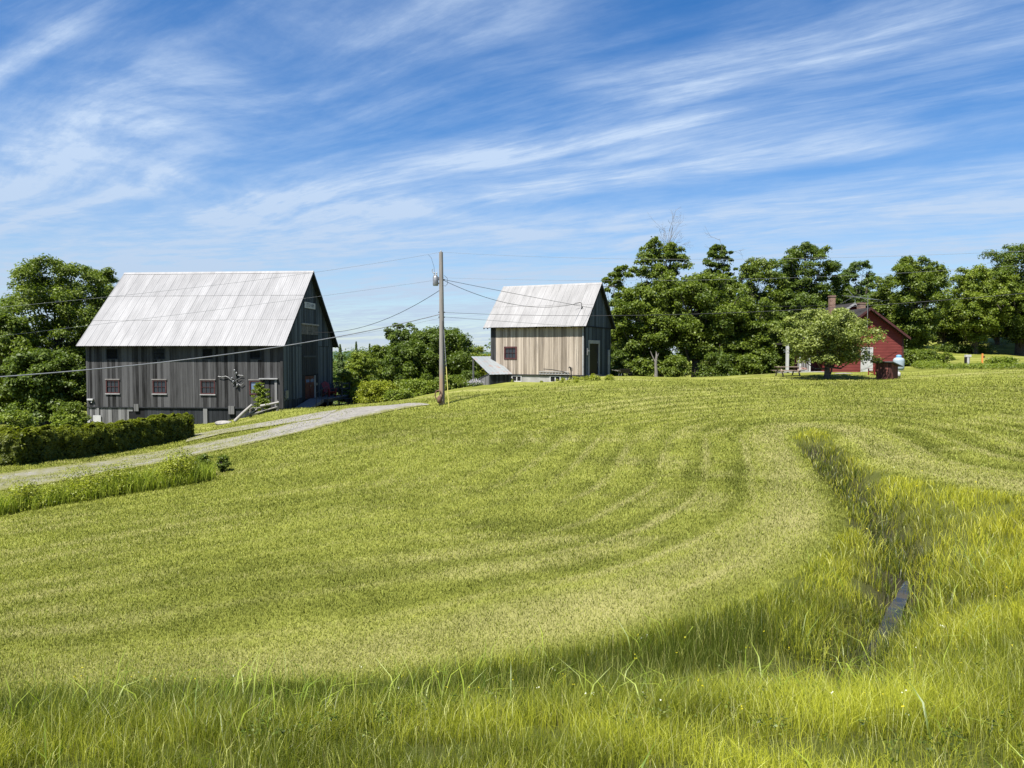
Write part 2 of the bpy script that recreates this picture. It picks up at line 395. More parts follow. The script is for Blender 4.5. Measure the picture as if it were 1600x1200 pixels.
# brick
m_, g_, b_ = newmat('chimney_brick'); br = g_.n('ShaderNodeTexBrick'); mp = g_.n('ShaderNodeMapping')
sxx = g_.n('ShaderNodeSeparateXYZ'); g_.set(sxx.inputs[0], coords(g_)); cb = g_.n('ShaderNodeCombineXYZ')
g_.set(cb.inputs[0], g_.m('ADD', sxx.outputs[0], sxx.outputs[1])); g_.set(cb.inputs[1], sxx.outputs[2]); g_.set(br.inputs[0], cb.outputs[0])
br.inputs['Color1'].default_value = (.13, .065, .045, 1); br.inputs['Color2'].default_value = (.21, .12, .085, 1); br.inputs['Mortar'].default_value = (.22, .20, .17, 1)
br.inputs['Scale'].default_value = 2.6; g_.set(b_.inputs['Base Color'], br.outputs[0]); b_.inputs['Roughness'].default_value = .9; M_BRICK = m_

# ------------------------------------------------------------------ ground
STRIPE = 1.25
def lawn_tone(x, y):
    """0..1 lightness of the mown stripes and 0..1 dryness (cut hay lying on the turf)"""
    d = pdist(x, y, BORDER)
    wob = (fbm(x*.12, y*.12, 11, 4)-.5)*2.6
    s1 = np.sin((d+wob)*2*pi/STRIPE/1.0)
    s2 = np.sin((y*.92+x*.35+wob*2.2)*2*pi/2.3)
    k = np.clip((d-14)/8, 0, 1)
    st_ = (1-k)*s1+k*s2
    pat = fbm(x*.35, y*.35, 21, 4)
    pat2 = fbm(x*1.6, y*1.6, 61, 3)
    amp = .06+.12*np.clip((x+4)/9, 0, 1)
    tone = .5+amp*np.sign(st_)*np.abs(st_)**.6*(.1+1.6*fbm(x*.19, y*.19, 5, 3))+(pat-.5)*.60+(pat2-.5)*.50
    tone = tone-.13*np.exp(-((d-2.7)/1.0)**2)*np.clip((x+6)/6, 0, 1)
    dry = np.exp(-((d+wob*.12-1.0)/.66)**4)*(.12+1.15*fbm(x*.7, y*.7, 41, 4))*np.clip(.72+x*.03, .5, 1)
    dry = np.maximum(dry, np.clip((fbm(x*.25+9, y*.7, 31, 4)-.53)*3.2, 0, .6)*(.55+.45*st_))
    dry = np.maximum(dry, np.exp(-(np.abs((d+wob*.3) % STRIPE-STRIPE/2)/.11)**2)*.95*np.clip(1.25-d/20, 0, 1)*np.clip(fbm(x*.4, y*.4, 8, 2)*2-.25, 0, 1)*np.clip((x+4)/7, .3, 1))
    return np.clip(tone, 0, 1), np.clip(dry, 0, 1)
def ground():
    ys = np.concatenate([np.linspace(-14, 2.4, 22), 2.5*np.exp(np.linspace(0, math.log(130/2.5), 470)), 132*np.exp(np.linspace(0, math.log(3500/132), 60)[1:])])
    nx = 420; s = np.linspace(-1, 1, nx)
    X = s[None]*(np.maximum(ys, 0)[:, None]*1.05+9); Y = np.repeat(ys[:, None], nx, 1)
    Z = H(X, Y)
    tone, dry = lawn_tone(X, Y)
    tall = inside(X, Y, TALL).astype(float)
    dit = np.exp(-(pdist(X, Y, DITCH)/.5)**2)*tall
    V = np.stack([X, Y, Z], -1).reshape(-1, 3)
    i, j = np.meshgrid(np.arange(len(ys)-1), np.arange(nx-1), indexing='ij')
    a = (i*nx+j).ravel(); Fc = np.stack([a, a+1, a+nx+1, a+nx], 1)
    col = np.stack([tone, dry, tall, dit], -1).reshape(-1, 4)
    m, g_, b = newmat('turf'); vc = g_.n('ShaderNodeVertexColor', layer_name='Col')
    sp = g_.n('ShaderNodeSeparateColor'); g_.set(sp.inputs[0], vc.outputs[0]); tcx = coords(g_)
    n1_ = g_.noise(tcx, 5, 6, .7); n2_ = g_.noise(g_.map(tcx, (1, 1, 1)), 28, 4, .7); n3_ = g_.noise(tcx, .6, 5, .65)
    n4_ = g_.noise(g_.map(tcx, (.25, 1.3, 1), rot=(0, 0, R(12))), 1, 5, .65)
    t = g_.m('ADD', g_.m('MULTIPLY', sp.outputs[0], .6), g_.m('MULTIPLY_ADD', n1_, .55, -.08))
    t = g_.m('ADD', t, g_.m('ADD', g_.m('MULTIPLY_ADD', n3_, .45, -.22), g_.m('MULTIPLY_ADD', n4_, .5, -.25)))
    t = g_.m('ADD', t, g_.m('MULTIPLY_ADD', n2_, .7, -.35))
    c = g_.ramp(t, [(.18, (.092, .108, .014)), (.5, (.182, .200, .034)), (.85, (.31, .322, .078))])
    dm = g_.m('MULTIPLY', sp.outputs[1], g_.m('MULTIPLY_ADD', n1_, 1.3, .2), clamp=True)
    c = g_.mix(dm, c, (.35, .325, .135))
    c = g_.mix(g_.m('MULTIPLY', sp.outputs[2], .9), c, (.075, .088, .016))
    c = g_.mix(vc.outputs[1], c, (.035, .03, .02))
    g_.set(b.inputs['Base Color'], c); b.inputs['Roughness'].default_value = .9; b.inputs['Specular IOR Level'].default_value = .1
    bump(g_, b, g_.m('ADD', n2_, g_.m('MULTIPLY', n1_, .8)), .8, .05)
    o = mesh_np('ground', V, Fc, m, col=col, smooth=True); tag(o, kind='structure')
ground()
# distant hills
def hills():
    m = plain('far_hill_forest', (.035, .07, .045), (.07, .12, .08), .02, 1, bmp=0)
    X = np.linspace(-2200, 2200, 220); rows = []
    for k, (yy, a) in enumerate(((1500, 0), (1750, .6), (2100, 1), (2600, .5))):
        hgt = (10+24*fbm(X/420.+3, X*0, 71, 4))*a
        hgt = hgt*(.35+.65*(1/(1+np.exp((X-100)/250))))
        rows.append(np.stack([X, np.full_like(X, yy), hgt-12+3*rng.random(len(X))*a], -1))
    V = np.concatenate(rows); nx = len(X)
    Fc = [(r*nx+i, r*nx+i+1, (r+1)*nx+i+1, (r+1)*nx+i) for r in range(3) for i in range(nx-1)]
    tag(mesh_np('hills', V, Fc, m, smooth=True), kind='structure')
hills()
# roads
def smoothline(pts, n):
    pts = np.array(pts, float); t = np.linspace(0, 1, len(pts)); q = np.linspace(0, 1, n)
    a = np.c_[np.interp(q, t, pts[:, 0]), np.interp(q, t, pts[:, 1])]
    for _ in range(4): a[1:-1] = (a[:-2]+2*a[1:-1]+a[2:])/4
    return a
def road(name, U, Lo, lift, n=110):
    a = smoothline([hit(*p) for p in U], n); b = smoothline([hit(*p) for p in Lo], n)
    nt_ = 17; t = np.linspace(0, 1, nt_)
    XY = a[:, None]*(1-t[None, :, None])+b[:, None]*t[None, :, None]
    Z = H(XY[..., 0], XY[..., 1])+lift
    e = np.minimum(t, 1-t)[None]*2*np.ones((n, 1))
    s = np.linspace(0, 1, n)[:, None]*np.ones((1, nt_))
    V = np.concatenate([XY, Z[..., None]], -1).reshape(-1, 3)
    i, j = np.meshgrid(np.arange(n-1), np.arange(nt_-1), indexing='ij'); q = (i*nt_+j).ravel()
    col = np.stack([e, s, 0*e], -1).reshape(-1, 3)
    m, g_, bb = newmat('gravel'); sp = g_.n('ShaderNodeSeparateColor'); g_.set(sp.inputs[0], vcol(g_)); tcx = coords(g_)
    n1_ = g_.noise(tcx, 3, 6, .7); n2_ = g_.noise(tcx, 18, 4, .7)
    c = g_.ramp(g_.m('ADD', g_.m('MULTIPLY', n1_, .6), g_.m('MULTIPLY', n2_, .4)), [(.36, (.13, .122, .105)), (.62, (.31, .295, .265))])
    k = g_.m('ADD', sp.outputs[0], g_.m('MULTIPLY_ADD', n1_, 1.0, -.5))
    gm = g_.m('SUBTRACT', 1.0, g_.step(k, .10, .34))
    # worn track: grass grows through the left, older stretch
    old = g_.m('MULTIPLY', g_.m('SUBTRACT', 1.0, g_.step(sp.outputs[1], .34, .66)), g_.step(g_.noise(tcx, 1.1, 6, .7), .34, .62))
    cen = g_.m('MULTIPLY', g_.step(sp.outputs[0], .55, 1.0), g_.m('SUBTRACT', 1.0, g_.step(sp.outputs[1], .35, .6)))
    gm = g_.m('MAXIMUM', gm, g_.m('MULTIPLY', g_.m('MAXIMUM', old, cen), .95))
    c = g_.mix(gm, c, g_.ramp(n2_, [(.3, (.11, .115, .03)), (.7, (.22, .21, .085))]))
    g_.set(bb.inputs['Base Color'], c); bb.inputs['Roughness'].default_value = .95
    bump(g_, bb, n2_, .5, .03)
    tag(mesh_np(name, V, np.stack([q, q+1, q+nt_+1, q+nt_], 1), m, col=col, smooth=True), kind='structure')
    return XY[:, 0], XY[:, -1]
ROAD = road('gravel_road', [(-200,762),(0,742),(100,728),(200,713),(300,695),(380,681),(440,666),(500,650),(540,638),(600,634),(668,632)],
  [(-200,800),(0,768),(100,752),(200,733),(300,714),(400,692),(480,674),(540,659),(600,645),(640,637.5),(672,633.5)], .04)
road('barn_path', [(296,680),(350,671),(400,663),(470,650),(530,640)], [(290,692),(350,678),(400,670),(440,664),(500,656)], .055, 60)
# hayfield terrace far right (farm lane crossing the slope)
road('farm_lane', [(1500,569.5),(1550,569),(1600,567.5),(1720,566)], [(1500,571.5),(1550,571),(1600,569.5),(1720,568.5)], .03, 50)

# ------------------------------------------------------------------ grass
def blades(name, X, Y, Zg, Hh, Wd, lean, col, mat, tag_):
    n = len(X); th = rng.uniform(0, 2*pi, n); ph = rng.uniform(0, 2*pi, n)
    wx, wy = np.cos(th)*Wd, np.sin(th)*Wd; lx, ly = np.cos(ph)*lean*Hh, np.sin(ph)*lean*Hh
    V = np.empty((n, 5, 3), np.float32)
    V[:, 0] = np.stack([X-wx/2, Y-wy/2, Zg-.02], 1); V[:, 1] = np.stack([X+wx/2, Y+wy/2, Zg-.02], 1)
    m = .55; bx, by, bz = X+lx*.32, Y+ly*.32, Zg+Hh*m
    V[:, 2] = np.stack([bx+wx*.42, by+wy*.42, bz], 1); V[:, 3] = np.stack([bx-wx*.42, by-wy*.42, bz], 1)
    V[:, 4] = np.stack([X+lx, Y+ly, Zg+Hh*np.sqrt(np.clip(1-(lean*.75)**2, .15, 1))], 1)
    b = (np.arange(n)*5)[:, None]
    Fc = np.concatenate([b+[0, 1, 2], b+[0, 2, 3], b+[3, 2, 4]], 1).reshape(-1, 3)
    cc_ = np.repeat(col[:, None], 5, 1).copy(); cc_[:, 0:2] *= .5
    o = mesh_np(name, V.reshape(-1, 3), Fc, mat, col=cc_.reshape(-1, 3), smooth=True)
    tag(o, *tag_, kind='stuff'); return o
def wedge(n, d0, d1, half=.76, p=0.0):
    """points whose density falls off with the square of the distance"""
    d = d0*(d1/d0)**rng.random(n); a = rng.uniform(-half, half, n)
    return a*(d+1.8), d
def lerp3(a, b, t): return np.array(a)[None]*(1-t[:, None])+np.array(b)[None]*t[:, None]
def on_road(x, y):
    A, B = [tuple(p) for p in ROAD[0]], [tuple(p) for p in ROAD[1]]
    ins = inside(x, y, A+B[::-1]); e = np.minimum(pdist(x, y, A), pdist(x, y, B)); u_ = rng.random(len(x))
    old = np.clip((-9-x)/7, 0, 1)*.75*(fbm(x*.9, y*.9, 66, 3) > .42)
    keep = (u_ < np.clip(1-e/.45, 0, 1)) | (u_ < old*np.clip((e-.75)/.3, .25, 1))
    return ins & ~keep
def lawn():
    X, Y = wedge(840000, 6.7, 58)
    k = (~inside(X, Y, TALL)) & (~on_road(X, Y)) & (Y > 6.6) & (rng.random(len(X)) < np.clip((60-Y)/22, 0, 1))
    X, Y = X[k], Y[k]; n = len(X); tone, dry = lawn_tone(X, Y)
    sc = np.clip(Y/9, 1, 5)
    Hh = rng.uniform(.025, .055, n)*sc**.55; Wd = .0065*sc*rng.uniform(.6, 1.4, n)
    t = np.clip(tone+rng.normal(0, .27, n), 0, 1)
    c = lerp3((.130, .140, .022), (.50, .495, .115), t)
    dd = (rng.random(n) < dry*.95); c[dd] = lerp3((.32, .30, .11), (.60, .55, .25), rng.random(n))[dd]
    ye = rng.random(n) < .10; c[ye] = (.46, .50, .12)
    blades('mown_grass', X, Y, H(X, Y), Hh, Wd, rng.uniform(.3, 1.1, n), c, M_LAWN, ('short mown grass with curved mower stripes across the sloping field', 'grass'))
lawn()
WPUD = hit(1385, 958)
def tall_grass():
    Xs = []; 
    X1, Y1 = wedge(860000, 2.4, 30, .80)
    k = inside(X1, Y1, TALL)
    X, Y = X1[k], Y1[k]
    db = pdist(X, Y, BORDER); dd = pdist(X, Y, DITCH)
    water = (dd < .09+.22*(vnoise(X*5, Y*5, 2)-.4)) & (np.abs(Y-WPUD[1]) < 1.25)
    # clumping
    cl_ = fbm(X*1.3, Y*1.3, 91, 3); cl2 = vnoise(X*4.5, Y*4.5, 14)
    keep = (rng.random(len(X)) < np.clip(.15+1.9*(cl_-.28)+.9*(cl2-.5), .08, 1)) & ~(water & (rng.random(len(X)) < .55))
    X, Y, db, dd, cl_ = X[keep], Y[keep], db[keep], dd[keep], cl_[keep]; n = len(X)
    zg = H(X, Y)
    bandr = np.exp(-((db-1.25)/1.15)**2)*(Y < 11)*np.clip((1330-(800+1170*X/Y))/160, 0, 1)       # dark reedy band next to the mown edge
    hn_ = fbm(X*.55, Y*.55, 55, 3)
    Hh = rng.uniform(.12, .34, n)*(.50+.80*hn_)*(1+.25*bandr)
    Hh *= np.clip(.45+db/.55, .45, 1)
    Hh *= np.where(Y > 13, .95, 1.0)
    Hh *= np.where(Y < 4.6, .55+.45*np.clip((Y-3.2)/1.4, 0, 1), 1)
    sc = np.clip(Y/5.5, .75, 4.5)
    Wd = .0030*sc*rng.uniform(.45, 1.6, n)*(1-.35*bandr)
    t = np.clip(.33+1.9*(fbm(X*.9+4, Y*1.1, 77, 4)-.46)+.22*np.clip((X-1)/5, -1, 1)+.14*np.clip((5.2-Y)/1.5, 0, 1)+rng.normal(0, .26, n), 0, 1)
    c = lerp3((.11, .125, .012), (.52, .485, .062), t); wy = np.clip((X-3)/4, 0, 1)*np.clip((Y-5)/3, 0, 1)*fbm(X*.7, Y*.7, 12, 3)*.45; c = c*(1-wy[:, None])+np.array([[.56, .44, .035]])*wy[:, None]
    rd = lerp3((.038, .058, .010), (.145, .165, .020), np.clip(rng.normal(.45, .25, n), 0, 1))
    q = np.clip(bandr*1.1+np.exp(-(dd/.45)**2)*.8, 0, 1)[:, None]; q = np.where(rng.random((n, 1)) < q, 1, 0)
    c = c*(1-q)+rd*q
    st_ = rng.random(n) < .05; c[st_] = lerp3((.52, .50, .16), (.70, .66, .32), rng.random(n))[st_]; br_ = rng.random(n) < .04; c[br_] = (.30, .24, .11)
    lean = rng.uniform(.10, .95, n)**1.1*(1-.45*bandr)
    blades('meadow_grass', X, Y, zg, Hh, Wd, lean, c, M_GRASS, ('tall uncut yellow-green grass growing along the ditch and on the near bank', 'grass'))
    # broad arching blades and a few pale stalks in front
    X, Y = wedge(4200, 2.8, 12, .8); k = inside(X, Y, TALL) & (fbm(X*1.1, Y*1.1, 33, 3) > .52); X, Y = X[k], Y[k]; n = len(X)
    c = lerp3((.12, .17, .02), (.40, .44, .08), rng.random(n)); 
    blades('sedge', X, Y, H(X, Y), rng.uniform(.3, .58, n)*np.clip((Y-1.5)/4, .5, 1), .010*rng.uniform(.6, 1.3, n), rng.uniform(.5, 1.15, n), c, M_GRASS, ('broad arching sedge blades standing among the tall grass of the near bank', 'sedge'))
tall_grass()

# ------------------------------------------------------------------ leaves
def cards(Cn, Nn, size, col, name, mat, parent=None, aspect=.62):
    """one bent diamond leaf (two triangles) per point"""
    n = len(Cn); Nn = Nn/np.linalg.norm(Nn, axis=1, keepdims=True)
    r = rng.normal(size=(n, 3)); T = np.cross(Nn, r); T /= np.linalg.norm(T, axis=1, keepdims=True)+1e-9
    B = np.cross(Nn, T); s = size[:, None]
    V = np.stack([Cn-T*s*.5-Nn*s*.08, Cn+B*s*.5*aspect+Nn*s*.08, Cn+T*s*.5-Nn*s*.08, Cn-B*s*.5*aspect+Nn*s*.08], 1)
    b = (np.arange(n)*4)[:, None]; Fc = (b+[0, 1, 2, 3])
    return mesh_np(name, V.reshape(-1, 3), Fc, mat, parent, col=np.repeat(col[:, None], 4, 1).reshape(-1, 3))
def unit(n):
    a = rng.normal(size=(n, 3)); return a/np.linalg.norm(a, axis=1, keepdims=True)
GREENS = {'maple': ((0.070, 0.108, 0.014), (0.223, 0.271, 0.039)), 'dark': ((0.056, 0.090, 0.014), (0.168, 0.220, 0.033)), 'bright': ((0.119, 0.169, 0.021), (0.303, 0.348, 0.052)),
 'apple': ((0.141, 0.174, 0.044), (0.390, 0.420, 0.134)), 'blue': ((0.060, 0.100, 0.028), (0.163, 0.225, 0.055)), 'yellow': ((0.174, 0.205, 0.019), (0.390, 0.399, 0.047)), 'hedge': ((0.060, 0.082, 0.010), (0.282, 0.297, 0.028))}
def crown_leaves(cs, rc, nl, leaf, green, flat=.92, up=.45):
    """leaves on the domes of the clumps cs (k,3) of radius rc (k)"""
    k = len(cs); w_ = rc**2; idx = rng.choice(k, nl, p=w_/w_.sum())
    d = unit(nl); d[:, 2] = np.where(d[:, 2] < -.25, -d[:, 2]*.8, d[:, 2])
    rr = rng.uniform(.30, 1.12, nl)**.7
    ct = fbm(np.arange(k)*1.7, np.zeros(k), 5, 1)
    dn = d.copy(); dn[:, 2] *= flat
    bumpy = .78+.45*vnoise(d[:, 0]*2.3+idx*3.1, d[:, 1]*2.3+d[:, 2]*2, 8)
    pts = cs[idx]+dn*(rc[idx]*rr*bumpy)[:, None]
    nrm = d*.7+unit(nl)*.75; nrm[:, 2] += up
    a, b = GREENS[green]
    t = np.clip(.45+.5*(ct[idx]-.5)+rng.normal(0, .24, nl), 0, 1)
    return pts, nrm, leaf*rng.uniform(.65, 1.35, nl), lerp3(a, b, t)
def tree(name, label, px, d, top, half, green='maple', nl=17000, leaf=.22, clumps=70, base_frac=.18, shape=.45, trunk_r=.28, lean=0., group='trees at the edge of the fields',
         gap=.0, dead=0, rc_=(.08, .155), low=1.0, z0=None, cat='tree', wide_bottom=0., px_r=None, mat=None, barkm=None, drop=0, depth=1.0):
    """top = py of the crown's tip, half = half width in photo pixels"""
    g0 = P(px, 600, d); x0, y0 = g0.x, d
    zb = h1(x0, y0) if z0 is None else z0
    zt = P(px, top, d).z; Hh = zt-zb; Rr = half*d/F
    root = thing(name, (x0, y0, zb), label, cat, group=group)
    half = half*1.16 if cat == 'tree' and name != 'apple_tree' else half
    if cat == 'tree': nl = int(nl*2.0) if name != 'apple_tree' else nl
    Rr = half*d/F
    zc0 = Hh*base_frac; clumps = int(clumps*2.4)
    cs = []; tries = 0; ph = rng.uniform(0, 6.28, 4)
    while len(cs) < clumps and tries < 9000:
        tries += 1; hf = rng.random()**.85
        prof = (hf/shape)**.55 if hf < shape else max(0, 1-((hf-shape)/(1-shape+.02))**2.5)**.42
        if wide_bottom and hf < shape: prof = max(prof, wide_bottom)
        an = rng.uniform(0, 2*pi)
        prof *= 1+.20*sin(3*an+ph[0]+4*hf)+.15*sin(5*an+ph[1]-7*hf)
        r = Rr*prof*rng.random()**.42*rng.uniform(.74, 1.0)
        cs.append((r*cos(an)+lean*hf*Rr, r*sin(an)*depth, zc0+(Hh-zc0)*hf*.95))
    cs = np.array(cs); rc = Rr*rng.uniform(*rc_, len(cs))*1.75
    rc *= np.clip(1.15-.45*(cs[:, 2]/Hh), .5, 1.15)
    if gap:
        kk = rng.random(len(cs)) > gap; cs, rc = cs[kk], rc[kk]
    cs[:, 2] = np.minimum(cs[:, 2], Hh-rc*.55)
    pts, nrm, s, col = crown_leaves(cs, rc, nl, leaf, green)
    # twigs of loose leaves between the clumps
    nf = int(nl*.34); a_ = rng.integers(0, len(cs), nf); b_ = rng.integers(0, len(cs), nf)
    dn_ = np.linalg.norm(cs[a_]-cs[b_], axis=1); ok = dn_ < Rr*.95; a_, b_ = a_[ok], b_[ok]; tt = rng.uniform(0, 1, (len(a_), 1))
    lp = cs[a_]*(1-tt)+cs[b_]*tt+rng.normal(0, .22, (len(a_), 3))*Rr*.22
    pts = np.concatenate([pts, lp]); nrm = np.concatenate([nrm, unit(len(lp))+[0, 0, .6]]); s = np.concatenate([s, leaf*rng.uniform(.6, 1.2, len(lp))])
    ca, cb = GREENS[green]; col = np.concatenate([col, lerp3(ca, cb, rng.uniform(.1, .9, len(lp)))])
    pts[:, 2] = np.maximum(pts[:, 2], -.1)
    cards(pts, nrm, s, col, 'crown', mat or M_LEAF, root)
    tb = MB(); ht = Hh*.72; tr = trunk_r
    tb.tube([(0, 0, -.4), (tr*.1, 0, 0), (lean*Rr*.12, 0, ht*.3), (lean*Rr*.35, tr*.4, ht*.6), (lean*Rr*.6, 0, ht)], [tr*1.5, tr*1.15, tr*.85, tr*.6, tr*.15], 9)
    order = rng.permutation(len(cs))[:min(len(cs), 34)]
    for i in order:
        c = Vector(cs[i]); zs = min(max(c.z*rng.uniform(.35, .7), Hh*.12), ht*.9); f = zs/ht
        s0 = Vector((lean*Rr*.6*f, 0, zs)); mid = s0.lerp(c, .5)+Vector((0, 0, -.06*Hh+rng.uniform(-.3, .3)))
        r0 = tr*(1-f*.75)*.5
        tb.tube([s0, mid, c+Vector((0, 0, float(rc[i])*.3))], [r0, r0*.6, r0*.18], 5)
    tb.build('trunk', barkm or M_BARK, root, smooth=True)
    if dead:
        db_ = MB()
        for k in range(dead):
            an = rng.uniform(0, 6.28); p0 = Vector((rng.uniform(-.25, .25)*Rr, 0, Hh*.66)); q = p0+Vector((cos(an)*Rr*.45, sin(an)*Rr*.3, Hh*rng.uniform(.28, .42)))
            def br_(a, b, r0, lv):
                m_ = a.lerp(b, .5)+Vector(rng.normal(0, .09, 3))*(b-a).length
                db_.tube([a, m_, b], [r0, r0*.7, r0*.3], 4)
                if lv:
                    for _ in range(4):
                        f = rng.uniform(.3, 1); s_ = a.lerp(m_, f*2) if f < .5 else m_.lerp(b, f*2-1)
                        e = s_+((b-a).normalized()+Vector(rng.normal(0, .55, 3))).normalized()*(b-a).length*rng.uniform(.3, .5)
                        br_(s_, e, r0*.45, lv-1)
            br_(p0, q, .045, 3)
        db_.build('dead_branch', M_DEAD, root)
    return root
G1 = 'trees at the edge of the fields'
tree('maple_tree', 'tallest dark green maple standing left of the big grey barn', 88, 66, 400, 74, 'maple', 26000, clumps=90, base_frac=.12, trunk_r=.35)
tree('maple_tree', 'rounded maple behind the left end of the big barn roof', 152, 78, 415, 46, 'maple', 15000, clumps=55, base_frac=.2)
tree('maple_tree', 'lower maple cut by the left edge of the picture beside the tallest one', 2, 60, 482, 58, 'maple', 20000, clumps=70, base_frac=.1)
tree('leafy_tree', 'low spreading tree with layered branches just left of the big barn wall', 72, 58, 548, 58, 'dark', 17000, leaf=.22, clumps=70, base_frac=.05, trunk_r=.16, wide_bottom=.8)
tree('leafy_tree', 'dark round-topped tree rising left of the utility pole behind the drive', 627, 86, 503, 34, 'dark', 13000, clumps=50, base_frac=.1)
tree('leafy_tree', 'broad dark bushy tree directly behind the utility pole', 690, 80, 514, 56, 'dark', 22000, clumps=80, base_frac=.02, wide_bottom=.85, trunk_r=.25)
tree('leafy_tree', 'dark bushy tree in front of the round-topped one, left of the pole', 640, 77, 534, 46, 'dark', 15000, clumps=60, base_frac=.02, wide_bottom=.85)
tree('leafy_tree', 'mid green tree right of the big barn with a slightly pointed top', 592, 82, 540, 32, 'maple', 10000, clumps=45, base_frac=.02, wide_bottom=.8)
tree('birch_tree', 'pale green feathery young tree right of the big barn gable', 562, 73, 548, 26, 'bright', 8000, leaf=.16, clumps=50, base_frac=.02, wide_bottom=.9, trunk_r=.1)
tree('birch_tree', 'small light green tree beside the barn deck', 545, 68, 578, 20, 'bright', 6000, leaf=.15, clumps=36, base_frac=.02, wide_bottom=.9, trunk_r=.08)
def conifer(label, px, d, top, half, nl=6000):
    x0 = P(px, 600, d).x; zb = h1(x0, d); Hh = P(px, top, d).z-zb; Rr = half*d/F
    root = thing('spruce_tree', (x0, d, zb), label, 'tree', group=G1)
    hf = rng.random(nl)**1.4; an = rng.uniform(0, 2*pi, nl); lay = (np.sin(hf*Hh*7+np.sin(an*3))*.5+.5)
    r = Rr*(1-hf)**.85*(.45+.55*rng.random(nl)**.5)*(.65+.35*lay)*(1+.2*np.sin(an*5))
    pts = np.stack([r*np.cos(an), r*np.sin(an), Hh*(.04+.96*hf)-r*.15], 1)
    a, b = GREENS['blue']; nrm = np.stack([np.cos(an), np.sin(an), np.full(nl, .9)], 1)+unit(nl)*.5
    cards(pts, nrm, .22*rng.uniform(.6, 1.3, nl), lerp3(a, b, rng.random(nl)), 'crown', M_LEAF, root, .35)
    MB().tube([(0, 0, -.3), (0, 0, Hh*.97)], [.14, .02], 7).build('trunk', M_BARK, root)
conifer('slender dark spruce close to the right edge of the big barn', 532, 86, 538, 17)
conifer('pointed spruce between the big barn and the round-topped tree', 557, 92, 534, 15)
conifer('small spruce tip showing behind the mid green tree right of the barn', 578, 95, 537, 13)
tree('leafy_tree', 'thin yellowish tree seen past the lean-to roof of the small barn', 752, 95, 540, 30, 'yellow', 8000, leaf=.2, clumps=45, base_frac=.02, wide_bottom=.9)
# right-hand row
tree('maple_tree', 'thin sparse maple immediately right of the small barn roof', 968, 75, 412, 30, 'maple', 8500, clumps=44, gap=.25, base_frac=.2, trunk_r=.2, shape=.55)
tree('maple_tree', 'maple with bare dead top branches right of the small barn', 1032, 76, 368, 44, 'maple', 15000, clumps=54, gap=.22, base_frac=.25, trunk_r=.32, shape=.5, dead=4)
tree('maple_tree', 'leafy lower maple beside the small barn under the dead-topped one', 1002, 71, 446, 52, 'maple', 19000, clumps=70, base_frac=.05, wide_bottom=.8)
tree('maple_tree', 'tall narrow dark maple with a knobbly top and a bare spike', 1120, 82, 378, 27, 'dark', 12000, clumps=46, base_frac=.3, shape=.6, trunk_r=.3, dead=1)
tree('maple_tree', 'big spreading maple with a thick dark trunk at the meadow edge', 1088, 71, 428, 66, 'maple', 27000, clumps=95, base_frac=.2, trunk_r=.5)
tree('maple_tree', 'full maple left of the tallest one behind the apple tree', 1192, 79, 402, 47, 'maple', 19000, clumps=70, base_frac=.12)
tree('maple_tree', 'tallest broad dark maple behind the apple tree', 1257, 84, 377, 46, 'dark', 22000, clumps=76, base_frac=.15, shape=.55, trunk_r=.4)
tree('maple_tree', 'low leafy maple left of the apple tree', 1176, 71, 462, 48, 'maple', 17000, clumps=64, base_frac=.04, wide_bottom=.8)
tree('maple_tree', 'shaded maple directly behind the picnic table and the apple tree', 1240, 77, 452, 42, 'dark', 14000, clumps=56, base_frac=.04, wide_bottom=.8)
tree('maple_tree', 'dark maple behind the left brick chimney', 1300, 86, 424, 36, 'dark', 13000, clumps=52, base_frac=.1)
tree('ash_tree', 'blue-green tree with a pointed top behind the TV antenna', 1336, 90, 402, 32, 'blue', 12000, clumps=50, base_frac=.1, shape=.4)
tree('maple_tree', 'big maple with a flat top just right of the red house', 1425, 80, 398, 47, 'maple', 23000, clumps=82, base_frac=.1, shape=.5, trunk_r=.4)
tree('maple_tree', 'low maple branches hanging close to the right wall of the red house', 1392, 84, 462, 34, 'maple', 11000, clumps=46, base_frac=.05, wide_bottom=.8)
tree('maple_tree', 'lighter green maple between the flat-topped one and the one at the right edge', 1522, 90, 415, 45, 'bright', 20000, clumps=74, base_frac=.12, shape=.5)
tree('maple_tree', 'shaded low maple filling the gap right of the flat-topped one', 1474, 96, 462, 34, 'maple', 11000, clumps=46, base_frac=.06, wide_bottom=.8)
tree('maple_tree', 'tall dense maple with a dark trunk at the right edge of the picture', 1592, 92, 380, 55, 'dark', 26000, clumps=90, base_frac=.13, shape=.5, trunk_r=.55)
tree('maple_tree', 'maple cut off by the right edge of the picture', 1672, 86, 392, 50, 'maple', 16000, clumps=60, base_frac=.1)
tree('maple_tree', 'maple seen between the house peak and the flat-topped maple', 1372, 94, 428, 32, 'maple', 12000, clumps=50, base_frac=.04, wide_bottom=.8)
tree('maple_tree', 'low maple filling the gap between the two right-hand maples', 1556, 99, 438, 30, 'maple', 12000, clumps=50, base_frac=.1, wide_bottom=.8)
tree('maple_tree', 'maple between the knobbly narrow one and the full one', 1152, 88, 424, 32, 'maple', 12000, clumps=50, base_frac=.04, wide_bottom=.8)
